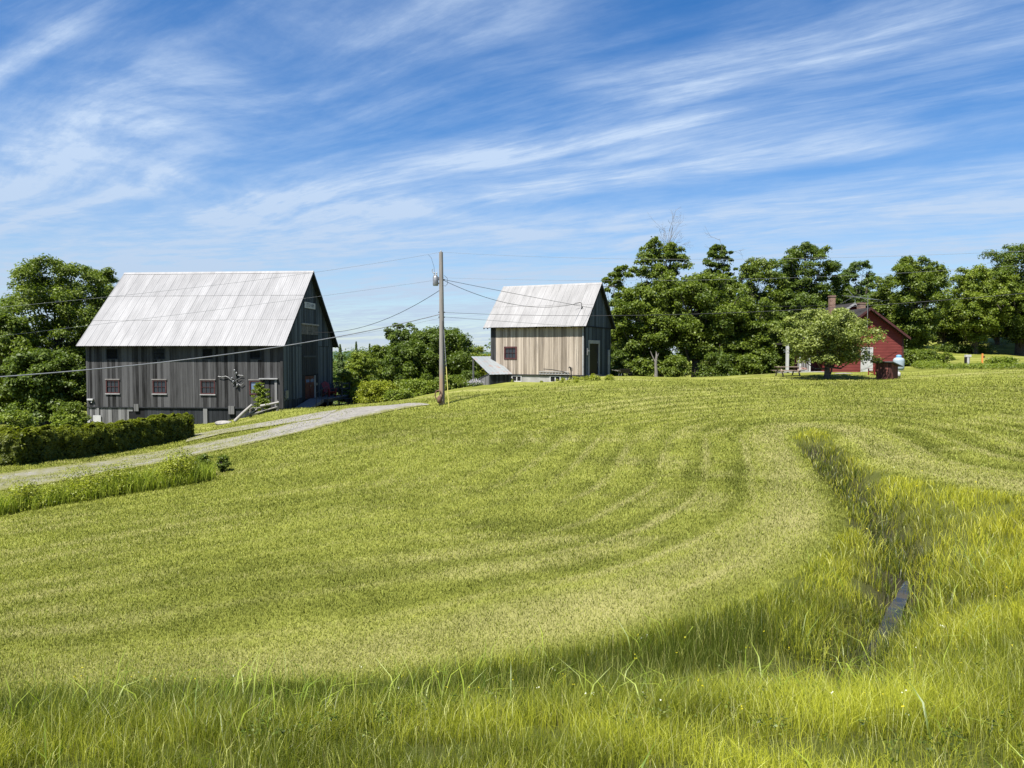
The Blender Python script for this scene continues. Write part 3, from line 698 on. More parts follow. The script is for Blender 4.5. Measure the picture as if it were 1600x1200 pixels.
# understorey
G2 = 'bushes along the wood edge'
for (lab, px, d, top, half, gr, n_) in [
  ('dark bush under the sparse maple beside the small barn', 966, 69, 548, 22, 'dark', 5000), ('rounded bush between the small barn and the pale snag', 1000, 66, 562, 20, 'maple', 5000),
  ('bush at the foot of the big spreading maple, left of its trunk', 1056, 67, 556, 26, 'maple', 7000), ('bush to the right of the thick dark trunk', 1120, 68, 552, 28, 'dark', 7000),
  ('bush midway between the thick trunk and the picnic table', 1165, 68, 555, 26, 'maple', 7000), ('dark bush behind the left end of the picnic table', 1205, 69, 548, 24, 'dark', 6000),
  ('dark bush behind the porch', 1240, 80, 545, 26, 'dark', 5000), ('bushy growth under the flat-topped maple', 1440, 75, 548, 26, 'maple', 7000),
  ('bush in deep shade under the lighter green maple', 1500, 93, 540, 40, 'dark', 7000), ('bush in the shade right of the red house', 1418, 76, 545, 16, 'dark', 4000),
  ('loose round bush in the right-hand garden beside the orange post', 1566, 66, 560, 20, 'bright', 4500)]:
    tree('bush', lab, px, d, top, half, gr, n_, leaf=.17, clumps=34, base_frac=.0, wide_bottom=.95, trunk_r=.06, group=G2, cat='bush', rc_=(.14, .24))
tree('sapling', 'tiny young tree on the slope right of the propane tank', 1478, 70, 551, 12, 'bright', 1400, leaf=.13, clumps=16, base_frac=.35, trunk_r=.05, group=None, cat='young tree')
G3 = 'bushes behind the gravel drive'
for (lab, px, d, top, half, gr, n_) in [
  ('bright yellow-green rounded bush right of the barn deck', 592, 63, 597, 35, 'yellow', 12000), ('lower bright bush touching the end of the gravel drive', 566, 66, 606, 22, 'yellow', 6000),
  ('mid green bush left of the utility pole', 648, 64, 594, 32, 'bright', 10000), ('dark bush right of the utility pole base', 705, 66, 588, 26, 'maple', 8000),
  ('shaded bush beside the lean-to', 733, 68, 580, 20, 'dark', 6000), ('leafy bush at the very edge of the drive', 622, 60, 610, 22, 'bright', 6000)]:
    tree('bush', lab, px, d, top, half, gr, n_, leaf=.15, clumps=44, base_frac=.0, wide_bottom=.95, trunk_r=.05, group=G3, cat='bush', rc_=(.13, .22))
for (lab, px, d, top, half, gr, n_) in [('bright shrub behind the left part of the hedge', 22, 40, 640, 30, 'bright', 7000), ('shrub rising over the hedge below the big maple', 98, 42, 648, 26, 'bright', 6000),
  ('dark shrub in front of the left corner of the big barn', 112, 52, 628, 24, 'maple', 5000)]:
    tree('bush', lab, px, d, top, half, gr, n_, leaf=.12, clumps=36, base_frac=.0, wide_bottom=.95, trunk_r=.05, group='shrubs behind the hedge', cat='bush', rc_=(.14, .24))
tree('climbing_shrub', 'leafy shrub growing against the big barn wall under the blue-glazed window', 408, 53.9, 597, 17, 'bright', 6500, leaf=.11, clumps=46, base_frac=.0, wide_bottom=.9, trunk_r=.04, group=None, cat='bush', depth=.4)
tree('apple_tree', 'low round apple tree with pale leaves and a short dark trunk on the mown grass', 1292, 54, 484, 72, 'apple', 22000, leaf=.165, clumps=72, base_frac=.22, shape=.46, trunk_r=.20, group=None, rc_=(.075, .135), wide_bottom=.84)
for (lab, px, d, top, half, n_) in [('dark shrub at the right end of the weedy strip', 347, 26.6, 712, 10, 2600), ('taller dark shrub second from the end of the weedy strip', 316, 25.8, 710, 14, 3600)]:
    tree('bush', lab, px, d, top, half, 'maple', n_, leaf=.06, clumps=30, base_frac=.0, wide_bottom=.9, trunk_r=.02, group='shrubs ending the weedy strip', cat='bush', rc_=(.16, .26))
def far_woods():
    n = 44; cs = []; rc = []
    for k in range(130):
        px = rng.uniform(430, 1750); d = rng.uniform(108, 150); x0 = (px-800)/F*d; zb = h1(x0, d)
        top = P(px, rng.uniform(540, 556) if px < 900 else rng.uniform(500, 535), d).z
        for q in range(9):
            cs.append((x0+rng.normal(0, 1.7), d+rng.normal(0, 1.7), zb+(top-zb)*rng.uniform(.1, .97))); rc.append(rng.uniform(1.2, 2.2))
    pts, nrm, s, col = crown_leaves(np.array(cs), np.array(rc), 80000, .42, 'blue', flat=.8)
    tag(cards(pts, nrm, s, col, 'far_woods', M_LEAF), 'far-off dark wood seen between and behind the nearer trees', 'woods', kind='stuff')
far_woods()

def hedge(label, a, b, hgt, dep, nl, leafs=.085):
    a = Vector(a); b = Vector(b); L = (b-a).length; t = (b-a)/L; nrm_ = Vector((-t.y, t.x))
    root = thing('clipped_hedge', (a.x, a.y, h1(a.x, a.y)), label, 'hedge', group='clipped hedges beside the gravel road')
    zr = h1(a.x, a.y)
    u_ = rng.uniform(0, L, nl); th = rng.uniform(0, 1, nl)
    per = hgt*2+dep; s_ = th*per
    yy = np.where(s_ < hgt, 0, np.where(s_ < hgt+dep, s_-hgt, dep)); zz = np.where(s_ < hgt, s_, np.where(s_ < hgt+dep, hgt, per-s_))
    ny = np.where(s_ < hgt, -1., np.where(s_ < hgt+dep, 0, 1.)); nz = np.where((s_ >= hgt) & (s_ < hgt+dep), 1., 0)
    e = rng.random(nl) < .12; eu = np.where(rng.random(nl) < .5, 0, L)
    u_ = np.where(e, eu, u_); yy = np.where(e, rng.uniform(0, dep, nl), yy); zz = np.where(e, rng.uniform(0, hgt, nl), zz)
    # rounded shoulders, lumps
    inx = .20*np.clip((zz-hgt*.75)/(hgt*.25), 0, 1)**2
    yc = (yy-dep/2)*(1-inx*1.1); 
    lump = (fbm(u_*1.5, zz*1.9+yy*1.7, 13, 3)-.5)*.62+(vnoise(u_*3.7, zz*4+yy*4, 3)-.5)*.24
    dp = rng.random(nl)**2*.16
    off = lump-dp
    px_ = a.x+t.x*(u_+np.where(e, np.where(eu > 0, off, -off), 0))+nrm_.x*(yc+dep/2+ny*off); py_ = a.y+t.y*(u_+np.where(e, np.where(eu > 0, off, -off), 0))+nrm_.y*(yc+dep/2+ny*off)
    gz = H(a.x+t.x*u_+nrm_.x*yy, a.y+t.y*u_+nrm_.y*yy)
    pz = gz+zz*(1+.10*(fbm(u_*.35, 0*u_, 9, 2)-.5))+nz*off
    pts = np.stack([px_-a.x, py_-a.y, pz-zr], 1)
    N_ = np.stack([nrm_.x*ny, nrm_.y*ny, nz+.35], 1)+unit(nl)*.75
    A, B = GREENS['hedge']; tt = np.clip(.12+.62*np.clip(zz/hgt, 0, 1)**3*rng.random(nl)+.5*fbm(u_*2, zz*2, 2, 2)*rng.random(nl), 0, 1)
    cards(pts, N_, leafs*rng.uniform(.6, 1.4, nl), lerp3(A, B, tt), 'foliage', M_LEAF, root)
    m_ = MB(); K = 24
    for k in range(K):
        u0, u1 = L*k/K+.0, L*(k+1)/K
        if k == 0: u0 += .3
        if k == K-1: u1 -= .3
        q = []
        for uu in (u0, u1):
            for y_, z_ in ((.3, .05), (dep-.3, .05), (dep-.32, hgt-.3), (.32, hgt-.3)):
                X_, Y_ = a.x+t.x*uu+nrm_.x*y_, a.y+t.y*uu+nrm_.y*y_; q.append((X_-a.x, Y_-a.y, h1(X_, Y_)+z_-zr))
        m_.add(q, [(0, 1, 5, 4), (1, 2, 6, 5), (2, 3, 7, 6), (3, 0, 4, 7)] + ([(3, 2, 1, 0)] if k == 0 else [])+([(4, 5, 6, 7)] if k == K-1 else []))
    m_.build('light_block_core', plain('hedge_light_block', (.02, .025, .008), (.05, .06, .02), 8, .95), root)  # solid dark core added inside the hedge to stop light passing through
hedge('long dark clipped hedge between the gravel road and the big barn', hit(42, 725), hit(303, 683), 1.5, 1.5, 80000, .12)
hedge('short clipped hedge section cut by the left edge of the picture', hit(-90, 731), hit(31, 728), 1.5, 1.5, 32000, .12)
def weeds():
    fr = smoothline([hit(*p) for p in [(-60, 818), (0, 808), (60, 797), (130, 785), (200, 774), (270, 763), (330, 752)]], 60)
    n = 210; cs = []; rc = []
    for k in range(n):
        q = rng.random(); i = q*58; j = int(i); p = fr[j]*(1-i+j)+fr[j+1]*(i-j)
        o_ = rng.uniform(.25, 1.15); hgt = .24+.30*rng.random()*(1 if o_ > .4 else .6)
        x_, y_ = p[0]-.35*o_, p[1]+.94*o_
        hgt *= (.35+1.15*float(fbm(i*.7, 1, 6, 3)))*min(1, .35+(58-i)/9)*(1.55 if rng.random() < .12 else 1); zg_ = h1(x_, y_)
        cs.append((x_, y_, zg_+hgt*.55)); rc.append(hgt*.62)
        cs.append((x_+rng.normal(0, .2), y_-.1, zg_+.10)); rc.append(hgt*.55)
    pts, nrm, s, col = crown_leaves(np.array(cs), np.array(rc), 44000, .065, 'yellow', flat=1.15, up=.3)
    col = col*1.15; dk = rng.random(len(col)) < .30; col[dk] *= .5
    V1 = cards(pts, nrm, s, col, 'roadside_weeds', M_LEAF, aspect=.45)
    tag(V1, 'strip of yellow-green leafy weeds between the gravel road and the mown field', 'weeds', kind='stuff')
    m = 9000; q = rng.random(m)*58.9; j = q.astype(int); p = fr[j]*(1-(q-j))[:, None]+fr[np.minimum(j+1, 59)]*(q-j)[:, None]
    o_ = rng.uniform(.05, 1.5, m); X = p[:, 0]-.35*o_+rng.normal(0, .08, m); Y = p[:, 1]+.94*o_
    blades('roadside_grass', X, Y, H(X, Y), rng.uniform(.2, .75, m)*(.5+.8*fbm(X, Y, 4, 2)), .016*rng.uniform(.6, 1.4, m), rng.uniform(.1, .6, m), lerp3((.14, .18, .02), (.46, .48, .09), rng.random(m)), M_GRASS,
      ('tall roadside grass mixed into the leafy strip by the road', 'grass'))
weeds()
def garden_edge():
    cs = []; rc = []
    for k in range(150):
        px = rng.uniform(1425, 1640); p = hit(px, rng.uniform(573.5, 577.5)); cs.append((p[0], p[1], h1(*p)+.12)); rc.append(rng.uniform(.14, .34))
    for k in range(60):
        px = rng.uniform(1430, 1475); d = rng.uniform(68, 74); x_ = (px-800)/F*d; cs.append((x_, d, h1(x_, d)+.25)); rc.append(rng.uniform(.2, .5))
    pts, nrm, s, col = crown_leaves(np.array(cs), np.array(rc), 16000, .10, 'bright', flat=1.1)
    tag(cards(pts, nrm, s, col, 'garden_plants', M_LEAF), 'low garden plants in a bed along the far edge of the mown grass', 'garden plants', kind='stuff')
    cs = []; rc = []
    for k in range(34):
        px = rng.uniform(800, 955); p = hit(px, rng.uniform(593, 598) if px < 905 else rng.uniform(591.5, 595)); cs.append((p[0], p[1], h1(*p)+.03)); rc.append(rng.uniform(.12, .22)*(1.5 if px > 895 else 1))
    pts, nrm, s, col = crown_leaves(np.array(cs), np.array(rc), 4500, .10, 'yellow', flat=1.1)
    tag(cards(pts, nrm, s, col, 'foundation_weeds', M_LEAF), 'weeds growing along the concrete foundation of the small barn', 'weeds', kind='stuff')
garden_edge()

class Frame:
    """a building's local frame: x runs right along the front wall, y back along the gable; origin at the front right corner"""
    def __init__(s, px, py, d, phi):
        s.o = P(px, py, d); s.c, s.s = cos(phi), sin(phi); s.phi = phi
    def front(s, px, py):
        k = (px-800)/F; x = (k*s.o.y-s.o.x)/(s.c+k*s.s); Y = s.o.y-x*s.s
        return x, P(px, py, Y).z-s.o.z
    def gable(s, px, py, x=0):
        X0 = s.o.x+x*s.c; Y0 = s.o.y-x*s.s; k = (px-800)/F; y = (k*Y0-X0)/(s.s-k*s.c); Y = Y0+y*s.c
        return y, P(px, py, Y).z-s.o.z
class Wall:
    """wall coordinates: u along, z up, n outwards"""
    def __init__(s, o, u, n):
        u = Vector(u); n = Vector(n); s.M = Matrix(((u.x, n.x, 0, o[0]), (u.y, n.y, 0, o[1]), (u.z, n.z, 1, o[2]), (0, 0, 0, 1)))
        s.flip = u.cross(Vector((0, 0, 1))).dot(n) < 0
    def box(s, mb, u0, u1, z0, z1, n0, n1, tone=None):
        a, b = (u0, n0, z0), (u1, n1, z1)
        return mb.box(a, b, tone, s.M)
def planks(mb, W, u0, u1, z0, top, ops=(), bw=.22, seed=0, t=.025, gap=.014, joint=None, jit=.35, tones=(.05, .95), n0=0.0):
    """vertical boards from z0 to top(u); ops = openings (u0,u1,z0,z1) left free"""
    rr = random.Random(seed); e = [u0]
    while e[-1] < u1-bw*.6: e.append(min(e[-1]+bw*rr.uniform(1-jit, 1+jit), u1))
    e[-1] = u1; own = list(e)
    for o in ops: e += [o[0], o[1]]
    e = sorted(set(round(q, 4) for q in e if u0-1e-6 <= q <= u1+1e-6))
    tt = [rr.uniform(*tones) for _ in own]; th = [rr.uniform(0, .012) for _ in own]; lo = [rr.uniform(-.03, .03) for _ in own]; tt2 = [rr.uniform(*tones) for _ in own]
    for a, b in zip(e[:-1], e[1:]):
        if b-a < .004: continue
        m = (a+b)/2; k = max(i for i, q in enumerate(own) if q <= m+1e-6)
        g0 = gap/2 if abs(a-own[k]) < 1e-3 else 0
        seg = [(z0+lo[k], None)]
        cuts = sorted([(o[2], o[3]) for o in ops if o[0]-1e-4 <= m <= o[1]+1e-4])
        segs = []; cur = z0+lo[k]
        for c0, c1 in cuts:
            if c0 > cur+.01: segs.append((cur, c0, False))
            cur = max(cur, c1)
        segs.append((cur, None, True))
        for s0, s1, last in segs:
            ta = top(a+g0) if last else s1; tb = top(b) if last else s1
            if max(ta, tb) <= s0+.02: continue
            ta = max(ta, s0+.001); tb = max(tb, s0+.001)
            pieces = [(s0, ta, tb, tt[k])]
            if joint and s0 < joint < min(ta, tb):
                pieces = [(s0, joint-.008, joint-.008, tt[k]), (joint, ta, tb, tt2[k])]
            for p0, pa, pb, tn in pieces:
                q = [(a+g0, n0, p0), (b, n0, p0), (b, n0+t+th[k], p0), (a+g0, n0+t+th[k], p0), (a+g0, n0, pa), (b, n0, pb), (b, n0+t+th[k], pb), (a+g0, n0+t+th[k], pa)]
                mb.add([W.M@Vector(v_) for v_ in q], [(3,2,1,0),(4,5,6,7),(0,1,5,4),(1,2,6,5),(2,3,7,6),(3,0,4,7)], tn)
def window(W, u0, u1, z0, z1, root, fm, gm=None, nx=2, nz=2, fw=.09, n=.03, sill=None, mun=.03, lintel=None, label=None, muntin=None):
    mb = MB()
    W.box(mb, u0, u0+fw, z0, z1, n-.06, n+.045); W.box(mb, u1-fw, u1, z0, z1, n-.06, n+.045)
    W.box(mb, u0+fw, u1-fw, z1-fw, z1, n-.06, n+.043); W.box(mb, u0+fw, u1-fw, z0, z0+fw, n-.06, n+.043)
    o = mb.build('window', fm, root, label=label)
    mb = MB()
    for i in range(1, nx): c = u0+fw+(u1-u0-2*fw)*i/nx; W.box(mb, c-mun/2, c+mun/2, z0+fw, z1-fw, n-.025, n+.012)
    for i in range(1, nz): c = z0+fw+(z1-z0-2*fw)*i/nz; W.box(mb, u0+fw, u1-fw, c-mun/2, c+mun/2, n-.024, n+.015)
    if mb.v: mb.build('muntin', muntin or fm, o)
    mb = MB(); W.box(mb, u0+fw*.5, u1-fw*.5, z0+fw*.5, z1-fw*.5, n-.05, n-.03); mb.build('pane', gm or M_GLASS, o)
    if sill: mb = MB(); W.box(mb, u0-.05, u1+.05, z0-.075, z0-.002, n-.03, n+.09); mb.build('sill', sill, o)
    if lintel: mb = MB(); W.box(mb, u0-.05, u1+.05, z1+.002, z1+.075, n-.03, n+.07); mb.build('lintel', lintel, o)
    return o
def metal_roof(root, x0, x1, yE, zE, yR, zR, Wd, mat, under, rows=3, sheet=.66, seed=1, rib=.013, wav=0.0):
    """two slopes of ribbed sheets; (yE,zE) front eave edge, (yR,zR) ridge"""
    rr = random.Random(seed); mb = MB(); sl_ = math.hypot(yR-yE, zR-zE); ty, tz = (yR-yE)/sl_, (zR-zE)/sl_; ny, nz = -tz, ty
    def pt(x, s, h, side):
        y = yE+ty*s+ny*h; z_ = zE+tz*s+nz*h
        if side: y = 2*yR-y
        return (x, y, z_)
    nsh = max(1, round((x1-x0)/sheet)); sh = (x1-x0)/nsh
    for side in (0, 1):
        for r_ in range(rows):
            s0 = sl_*r_/rows-(.06 if r_ else 0); s1 = sl_*(r_+1)/rows
            for k in range(nsh):
                tn = rr.uniform(.1, .9); xs = []; off = rr.uniform(-.004, .004)
                for q in range(4):
                    b = x0+sh*k+sh*q/4; xs += [(b, rib if q else rib*1.7), (b+sh*.05, rib if q else rib*1.7), (b+sh*.10, 0), (b+sh*.205, 0)]
                xs.append((x0+sh*(k+1), rib*1.7)); n = len(xs); V = []
                for s_, l in ((s0, .010*(1 if r_ else 0)+.004*r_), (s0+(s1-s0)*.5, 0), (s1, 0)):
                    for (x_, h_) in xs:
                        wv_ = wav*float(vnoise(x_*.8, s_*.9+50*side, 6))*.5
                        V.append(pt(x_, s_, .045+h_+l+off+wv_, side))
                fs = [(j*n+i, j*n+i+1, (j+1)*n+i+1, (j+1)*n+i) for j in range(2) for i in range(n-1)]
                mb.add(V, fs, tn)
    roof = mb.build('roof', mat, root)
    ub = MB()
    for side in (0, 1):
        A = [pt(x0+.02, 0.01, 0, side), pt(x1-.02, 0.01, 0, side), pt(x1-.02, sl_, 0, side), pt(x0+.02, sl_, 0, side)]
        B = [pt(x0+.02, 0.01, .04, side), pt(x1-.02, 0.01, .04, side), pt(x1-.02, sl_, .04, side), pt(x0+.02, sl_, .04, side)]
        ub.add(A+B, [(0, 1, 2, 3), (7, 6, 5, 4), (0, 4, 5, 1), (1, 5, 6, 2), (2, 6, 7, 3), (3, 7, 4, 0)], .3)
        for q in np.arange(x0+.35, x1-.1, .75):      # rafter tails under the eave
            a = Vector(pt(q, .03, -.07, side)); b = Vector(pt(q, .75, -.07, side)); ub.bar(a, b, .06, .12, .25)
    ub.build('roof_boards', under, roof)
    rc_ = MB(); rc_.add([pt(x0-.01, sl_-.16, .075, 0), pt(x1+.01, sl_-.16, .075, 0), (x1+.01, yR, zR+.085/max(nz, .3)), (x0-.01, yR, zR+.085/max(nz, .3)), pt(x0-.01, sl_-.16, .075, 1), pt(x1+.01, sl_-.16, .075, 1)],
        [(0, 1, 2, 3), (3, 2, 5, 4)], .6); rc_.build('ridge_cap', mat, roof)
    vb = MB()
    for x_ in (x0, x1-.03):
        for side in (0, 1):
            a, b, c, d_ = pt(x_, 0, -.13, side), pt(x_, sl_, -.13, side), pt(x_, sl_, .05, side), pt(x_, 0, .05, side)
            A = [a, b, c, d_]; B = [(p[0]+.03, p[1], p[2]) for p in A]
            vb.add(A+B, [(3,2,1,0),(4,5,6,7),(0,1,5,4),(1,2,6,5),(2,3,7,6),(3,0,4,7)], .4)
    vb.each('verge_board', under, roof)
    return roof
def core(root, x0, y1, z0, zw, zr, ins=.02, mat=None):
    a = ins; yR = y1/2
    V = [(x0+a, a, z0), (-a, a, z0), (-a, y1-a, z0), (x0+a, y1-a, z0), (x0+a, a, zw), (-a, a, zw), (-a, y1-a, zw), (x0+a, y1-a, zw), (x0+a, yR, zr), (-a, yR, zr)]
    MB().add(V, [(3,2,1,0),(0,1,5,4),(1,2,6,9,5),(2,3,7,6),(3,0,4,8,7),(4,5,9,8),(8,9,6,7)]).build('wall_lining', mat or M_BLACK, root)
def text(s, W, uc, zc, n, size, mat, parent, squash=1.0):
    cu = bpy.data.curves.new('lettering', 'FONT'); cu.body = s; cu.size = size; cu.align_x = 'CENTER'; cu.align_y = 'CENTER'; cu.extrude = .004
    t_ = bpy.data.objects.new('lettering_curve', cu); C.objects.link(t_); bpy.context.view_layer.update()
    me = bpy.data.meshes.new_from_object(t_.evaluated_get(bpy.context.evaluated_depsgraph_get())); bpy.data.objects.remove(t_)
    me.materials.clear(); me.materials.append(mat)
    o = bpy.data.objects.new('lettering', me); C.objects.link(o); o.parent = parent
    for v_ in me.vertices:
        x_, y_, z_ = v_.co; v_.co = W.M@Vector((uc+x_*squash, n+z_, zc+y_))
    return o
# ------------------------------------------------------------------ the big grey barn
B1 = Frame(442, 638, 55, R(5)); L1, W1 = 15.15, 11.2
big = thing('barn', B1.o, 'big dark grey board barn with a long white metal roof on the left', 'barn', -B1.phi)
FW = Wall((0, 0, 0), (1, 0, 0), (0, -1, 0)); GW = Wall((0, 0, 0), (0, 1, 0), (1, 0, 0)); LW = Wall((-L1, 0, 0), (0, 1, 0), (-1, 0, 0)); BW = Wall((0, W1, 0), (1, 0, 0), (0, 1, 0))
zE1, yE1, zR1 = 4.56, -.58, 10.57; slope1 = (zR1-zE1)/(W1/2-yE1)
zw1 = zE1+slope1*.58-.06
def g1top(y): return zE1+slope1*(min(y, W1-y)+.58)-.05
core(big, -L1, W1, -1.6, zw1-.05, zR1-.1, .03)
low = [(B1.front(a, 603)[0], B1.front(b, 603)[0], B1.front(175, c)[1], B1.front(175, e)[1]) for a, b, c, e in ((165.5, 186.5, 614.5, 593.5), (238.5, 260, 614.5, 593.5), (313.5, 336, 615, 593.5), (389.5, 410.5, 615.5, 593.5))]
up_ = [(B1.front(a, 550)[0], B1.front(b, 550)[0], B1.front(a, 562)[1], B1.front(a, 544)[1]) for a, b in ((166, 186), (239.5, 259), (316, 334), (389.5, 409))]
fd = B1.front(413, 600)[0], B1.front(434, 600)[0], -.02, B1.front(420, 593)[1]
mb = MB(); planks(mb, FW, -L1, 0, 0, lambda u_: zw1, low+up_+[fd], bw=.215, seed=3, joint=None)
mb.build('wall', M_GREYWOOD, big)
mb = MB(); hay = B1.gable(471, 560)[0], B1.gable(497, 560)[0]; zj = B1.gable(460, 541)[1]
zdoor = B1.gable(480, 587)[1]; yd0, yd1 = B1.gable(476, 600)[0], B1.gable(490, 600)[0]
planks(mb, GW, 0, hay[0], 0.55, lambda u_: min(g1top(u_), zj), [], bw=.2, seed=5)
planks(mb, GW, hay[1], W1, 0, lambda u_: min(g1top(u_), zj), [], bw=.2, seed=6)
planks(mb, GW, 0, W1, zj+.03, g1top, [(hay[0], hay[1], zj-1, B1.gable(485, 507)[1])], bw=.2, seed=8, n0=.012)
mb.build('gable_wall', M_SHADEWOOD, big)
mb = MB(); planks(mb, GW, .02, hay[0], -1.0, lambda u_: .53, [], bw=.2, seed=9); planks(mb, GW, 0, W1, -1.6, lambda u_: -.02, [], seed=19, n0=-.02); mb.build('lower_boards', M_DARKWOOD, big)
mb = MB(); planks(mb, LW, 0, W1, -1.5, g1top, [], bw=.25, seed=10); planks(mb, BW, -L1, 0, -1.6, lambda u_: zw1, [], bw=.25, seed=11); mb.build('rear_walls', M_GREYWOOD, big)
# basement storey under the overhanging boards
mb = MB(); bx0 = B1.front(206, 640)[0]; bx1 = B1.front(340, 640)[0]
planks(mb, FW, -L1+.05, bx0, -1.6, lambda u_: -.02, [(B1.front(200, 640)[0], bx0, -1.6, -.3)], bw=.24, seed=12, n0=-.02, tones=(.2, 1.))
mb.build('basement_boards', M_BASEWOOD, big)
mb = MB(); planks(mb, FW, bx0+.9, 0, -1.4, lambda u_: -.03, [], bw=.3, seed=13, n0=-.05, tones=(0, .55)); mb.build('basement_wall', M_DARKWOOD, big)
mb = MB()
for px_, w_ in ((152, .18), (320, .30), (434, .16)):
    q = B1.front(px_, 650)[0]; FW.box(mb, q-w_/2, q+w_/2, -1.6, -.01, .0, .06, .9)
q = B1.front(213, 640)[0]; FW.box(mb, q-.2, q+.16, -.28, .25, .03, .10, .5)
q = B1.front(362, 640)[0]; FW.box(mb, q-.25, q+.2, -.45, .15, .04, .12, .55)
mb.each('basement_post', M_BASEWOOD, big)
mb = MB(); FW.box(mb, -L1-.03, .03, -.04, .03, .0, .075, .2); mb.build('drip_board', M_DARKWOOD, big)
mb = MB(); FW.box(mb, -L1-.04, -L1+.10, -1.5, zw1-.1, .037, .065, .8); FW.box(mb, -.13, .05, .0, zw1-.1, .04, .066, .35); GW.box(mb, -.04, .10, -.9, zw1-.4, .04, .065, .7); GW.box(mb, W1-.1, W1+.03, -.4, zw1-.3, .04, .062, .5)
mb.each('corner_board', M_GREYWOOD, big)
for o_ in low[:3]: window(FW, *o_, big, M_MAROON, M_GLASS, 3, 2, .08, sill=M_TRIM, lintel=M_OLD, mun=.022)
o_ = low[3]; window(FW, *o_, big, M_MAROON, M_GLASSB, 1, 1, .10, lintel=M_OLD, label='maroon window with a blue sky reflection painted into its pane')
for i_, o_ in enumerate(up_): window(FW, *o_, big, M_DARKWOOD, M_DARKWOOD, 1, 1, .07, n=.0, label='opening under the eave with its shade painted in dark')  # dark board colour in frame and pane stands for the eave's shadow
mb = MB(); planks(mb, FW, fd[0]+.02, fd[1]-.02, .0, lambda u_: fd[3]-.03, [], bw=.24, seed=15, tones=(0, .5)); dr = mb.build('door', M_GREYWOOD, big)
mb = MB(); FW.box(mb, B1.front(406, 590)[0], B1.front(435, 590)[0], fd[3]+.02, fd[3]+.10, .03, .22); mb.build('door_hood', M_TRIM, dr)
mb = MB(); FW.box(mb, fd[1]-.22, fd[1]-.04, 0.0, fd[3]-.02, .066, .10, .9); mb.build('door_post', M_BASEWOOD, dr)
metal_roof(big, -L1-.42, .43, yE1, zE1, W1/2, zR1, W1, M_ROOF, M_DARKWOOD, seed=4)
# gable details
mb = MB(); zt0 = B1.gable(485, 507)[1]; zt1 = B1.gable(485, 523)[1]
planks(mb, GW, hay[0]+.02, hay[1]-.02, zdoor+.05, lambda u_: zt1-.03, [], bw=.17, seed=21, tones=(0, .6), n0=-.015); hd = mb.build('hay_door', M_DARKWOOD, big)
mb = MB(); zc_ = B1.gable(485, 557)[1]; GW.box(mb, hay[0]+.3, hay[1]-.6, zc_-.07, zc_+.07, .03, .07, .9); mb.build('rail', M_DARKWOOD, hd)
mb = MB(); GW.box(mb, hay[0]-.05, hay[1]+.05, zt0-.06, zt0+.06, .05, .12, .8); GW.box(mb, hay[0]+.02, hay[1]-.02, zt1, zt0-.06, -.01, .02, .15)
for q in (.33, .66): GW.box(mb, hay[0]+(hay[1]-hay[0])*q-.04, hay[0]+(hay[1]-hay[0])*q+.04, zt1, zt0-.06, .02, .05, .6)
mb.build('loft_hatch', M_OLD, big)
mb = MB(); planks(mb, GW, hay[0]+.02, yd0, .3, lambda u_: zdoor+.03, [], bw=.18, seed=22, tones=(0, .4)); mb.build('door_surround', M_DARKWOOD, big); mb = MB(); planks(mb, GW, yd1+.35, hay[1], .3, lambda u_: zdoor+.03, [], bw=.18, seed=23, tones=(0, .4)); mb.build('door_surround', M_DARKWOOD, big)
mb = MB(); mid = (yd0+yd1)/2; zb_ = .42
for a, b in ((yd0+.03, mid-.02), (mid+.02, yd1-.03)):
    GW.box(mb, a, b, zb_, zdoor-.05, -.02, .03)
    for zz0, zz1 in ((zb_+.12, zb_+.75), (zb_+.9, zdoor-.2)): GW.box(mb, a+.08, b-.08, zz0, zz1, .03, .045)
rd_ = mb.build('door', M_REDDOOR, big, label='red double door in the shaded gable')
mb = MB(); GW.box(mb, mid+.10, mid+.16, zb_+.9, zb_+1.08, .045, .09); mb.build('handle', M_GALV, rd_)
mb = MB()
for a, b in ((yd0+.16, mid-.14), (mid+.14, yd1-.16)): GW.box(mb, a, b, zb_+1.3, zdoor-.3, .046, .056)
mb.build('door_glass', M_GLASSB, rd_)
mb = MB(); GW.box(mb, yd1+.02, yd1+.12, .3, zdoor, .02, .12); mb.build('door_post', M_TRIM, big)
ys0, zs0 = B1.gable(475.5, 482)[0], B1.gable(480, 482)[1]; ys1, zs1 = B1.gable(492, 476)[0], B1.gable(484, 472.5)[1]
mb = MB(); SZ = (zs0+zs1)/2; GW.box(mb, ys0, ys1, SZ-.24, SZ+.24, .06, .10); sg = mb.build('name_board', M_WHITE, big, label='small white name board with dark letters high in the gable')
text('LITTLE FARM', GW, (ys0+ys1)/2, SZ, .101, .40, M_IRON, sg, .78)
mb = MB(); q, z_ = B1.gable(445.5, 616); GW.box(mb, q-.25, q+.2, z_-.3, z_+.28, .05, .16); mb.build('meter_box', M_GALV, big)
mb = MB(); q, z_ = B1.front(151, 655); FW.box(mb, q-.31, q+.31, z_-.30, z_+.3, .06, .10); mb.build('notice_board', M_WHITE, big, label='plain white panel on the basement wall')
mb = MB(); q, z_ = B1.front(139.5, 658); FW.box(mb, q-.1, q+.08, z_-.08, z_+.1, .06, .2); mb.build('outlet_box', M_WHITE, big)
mb = MB(); q, z_ = B1.front(143, 624); FW.box(mb, q-.3, q+.16, z_-.06, z_+.06, .06, .2); FW.box(mb, q-.02, q+.05, z_-.25, z_-.06, .06, .14); mb.build('floodlight', M_WHITE, big)
mb = MB(); q, z_ = B1.gable(493, 600); GW.box(mb, q-.1, q+.1, z_-.1, z_+.1, .05, .12); mb.build('wall_lamp', M_GALV, big)
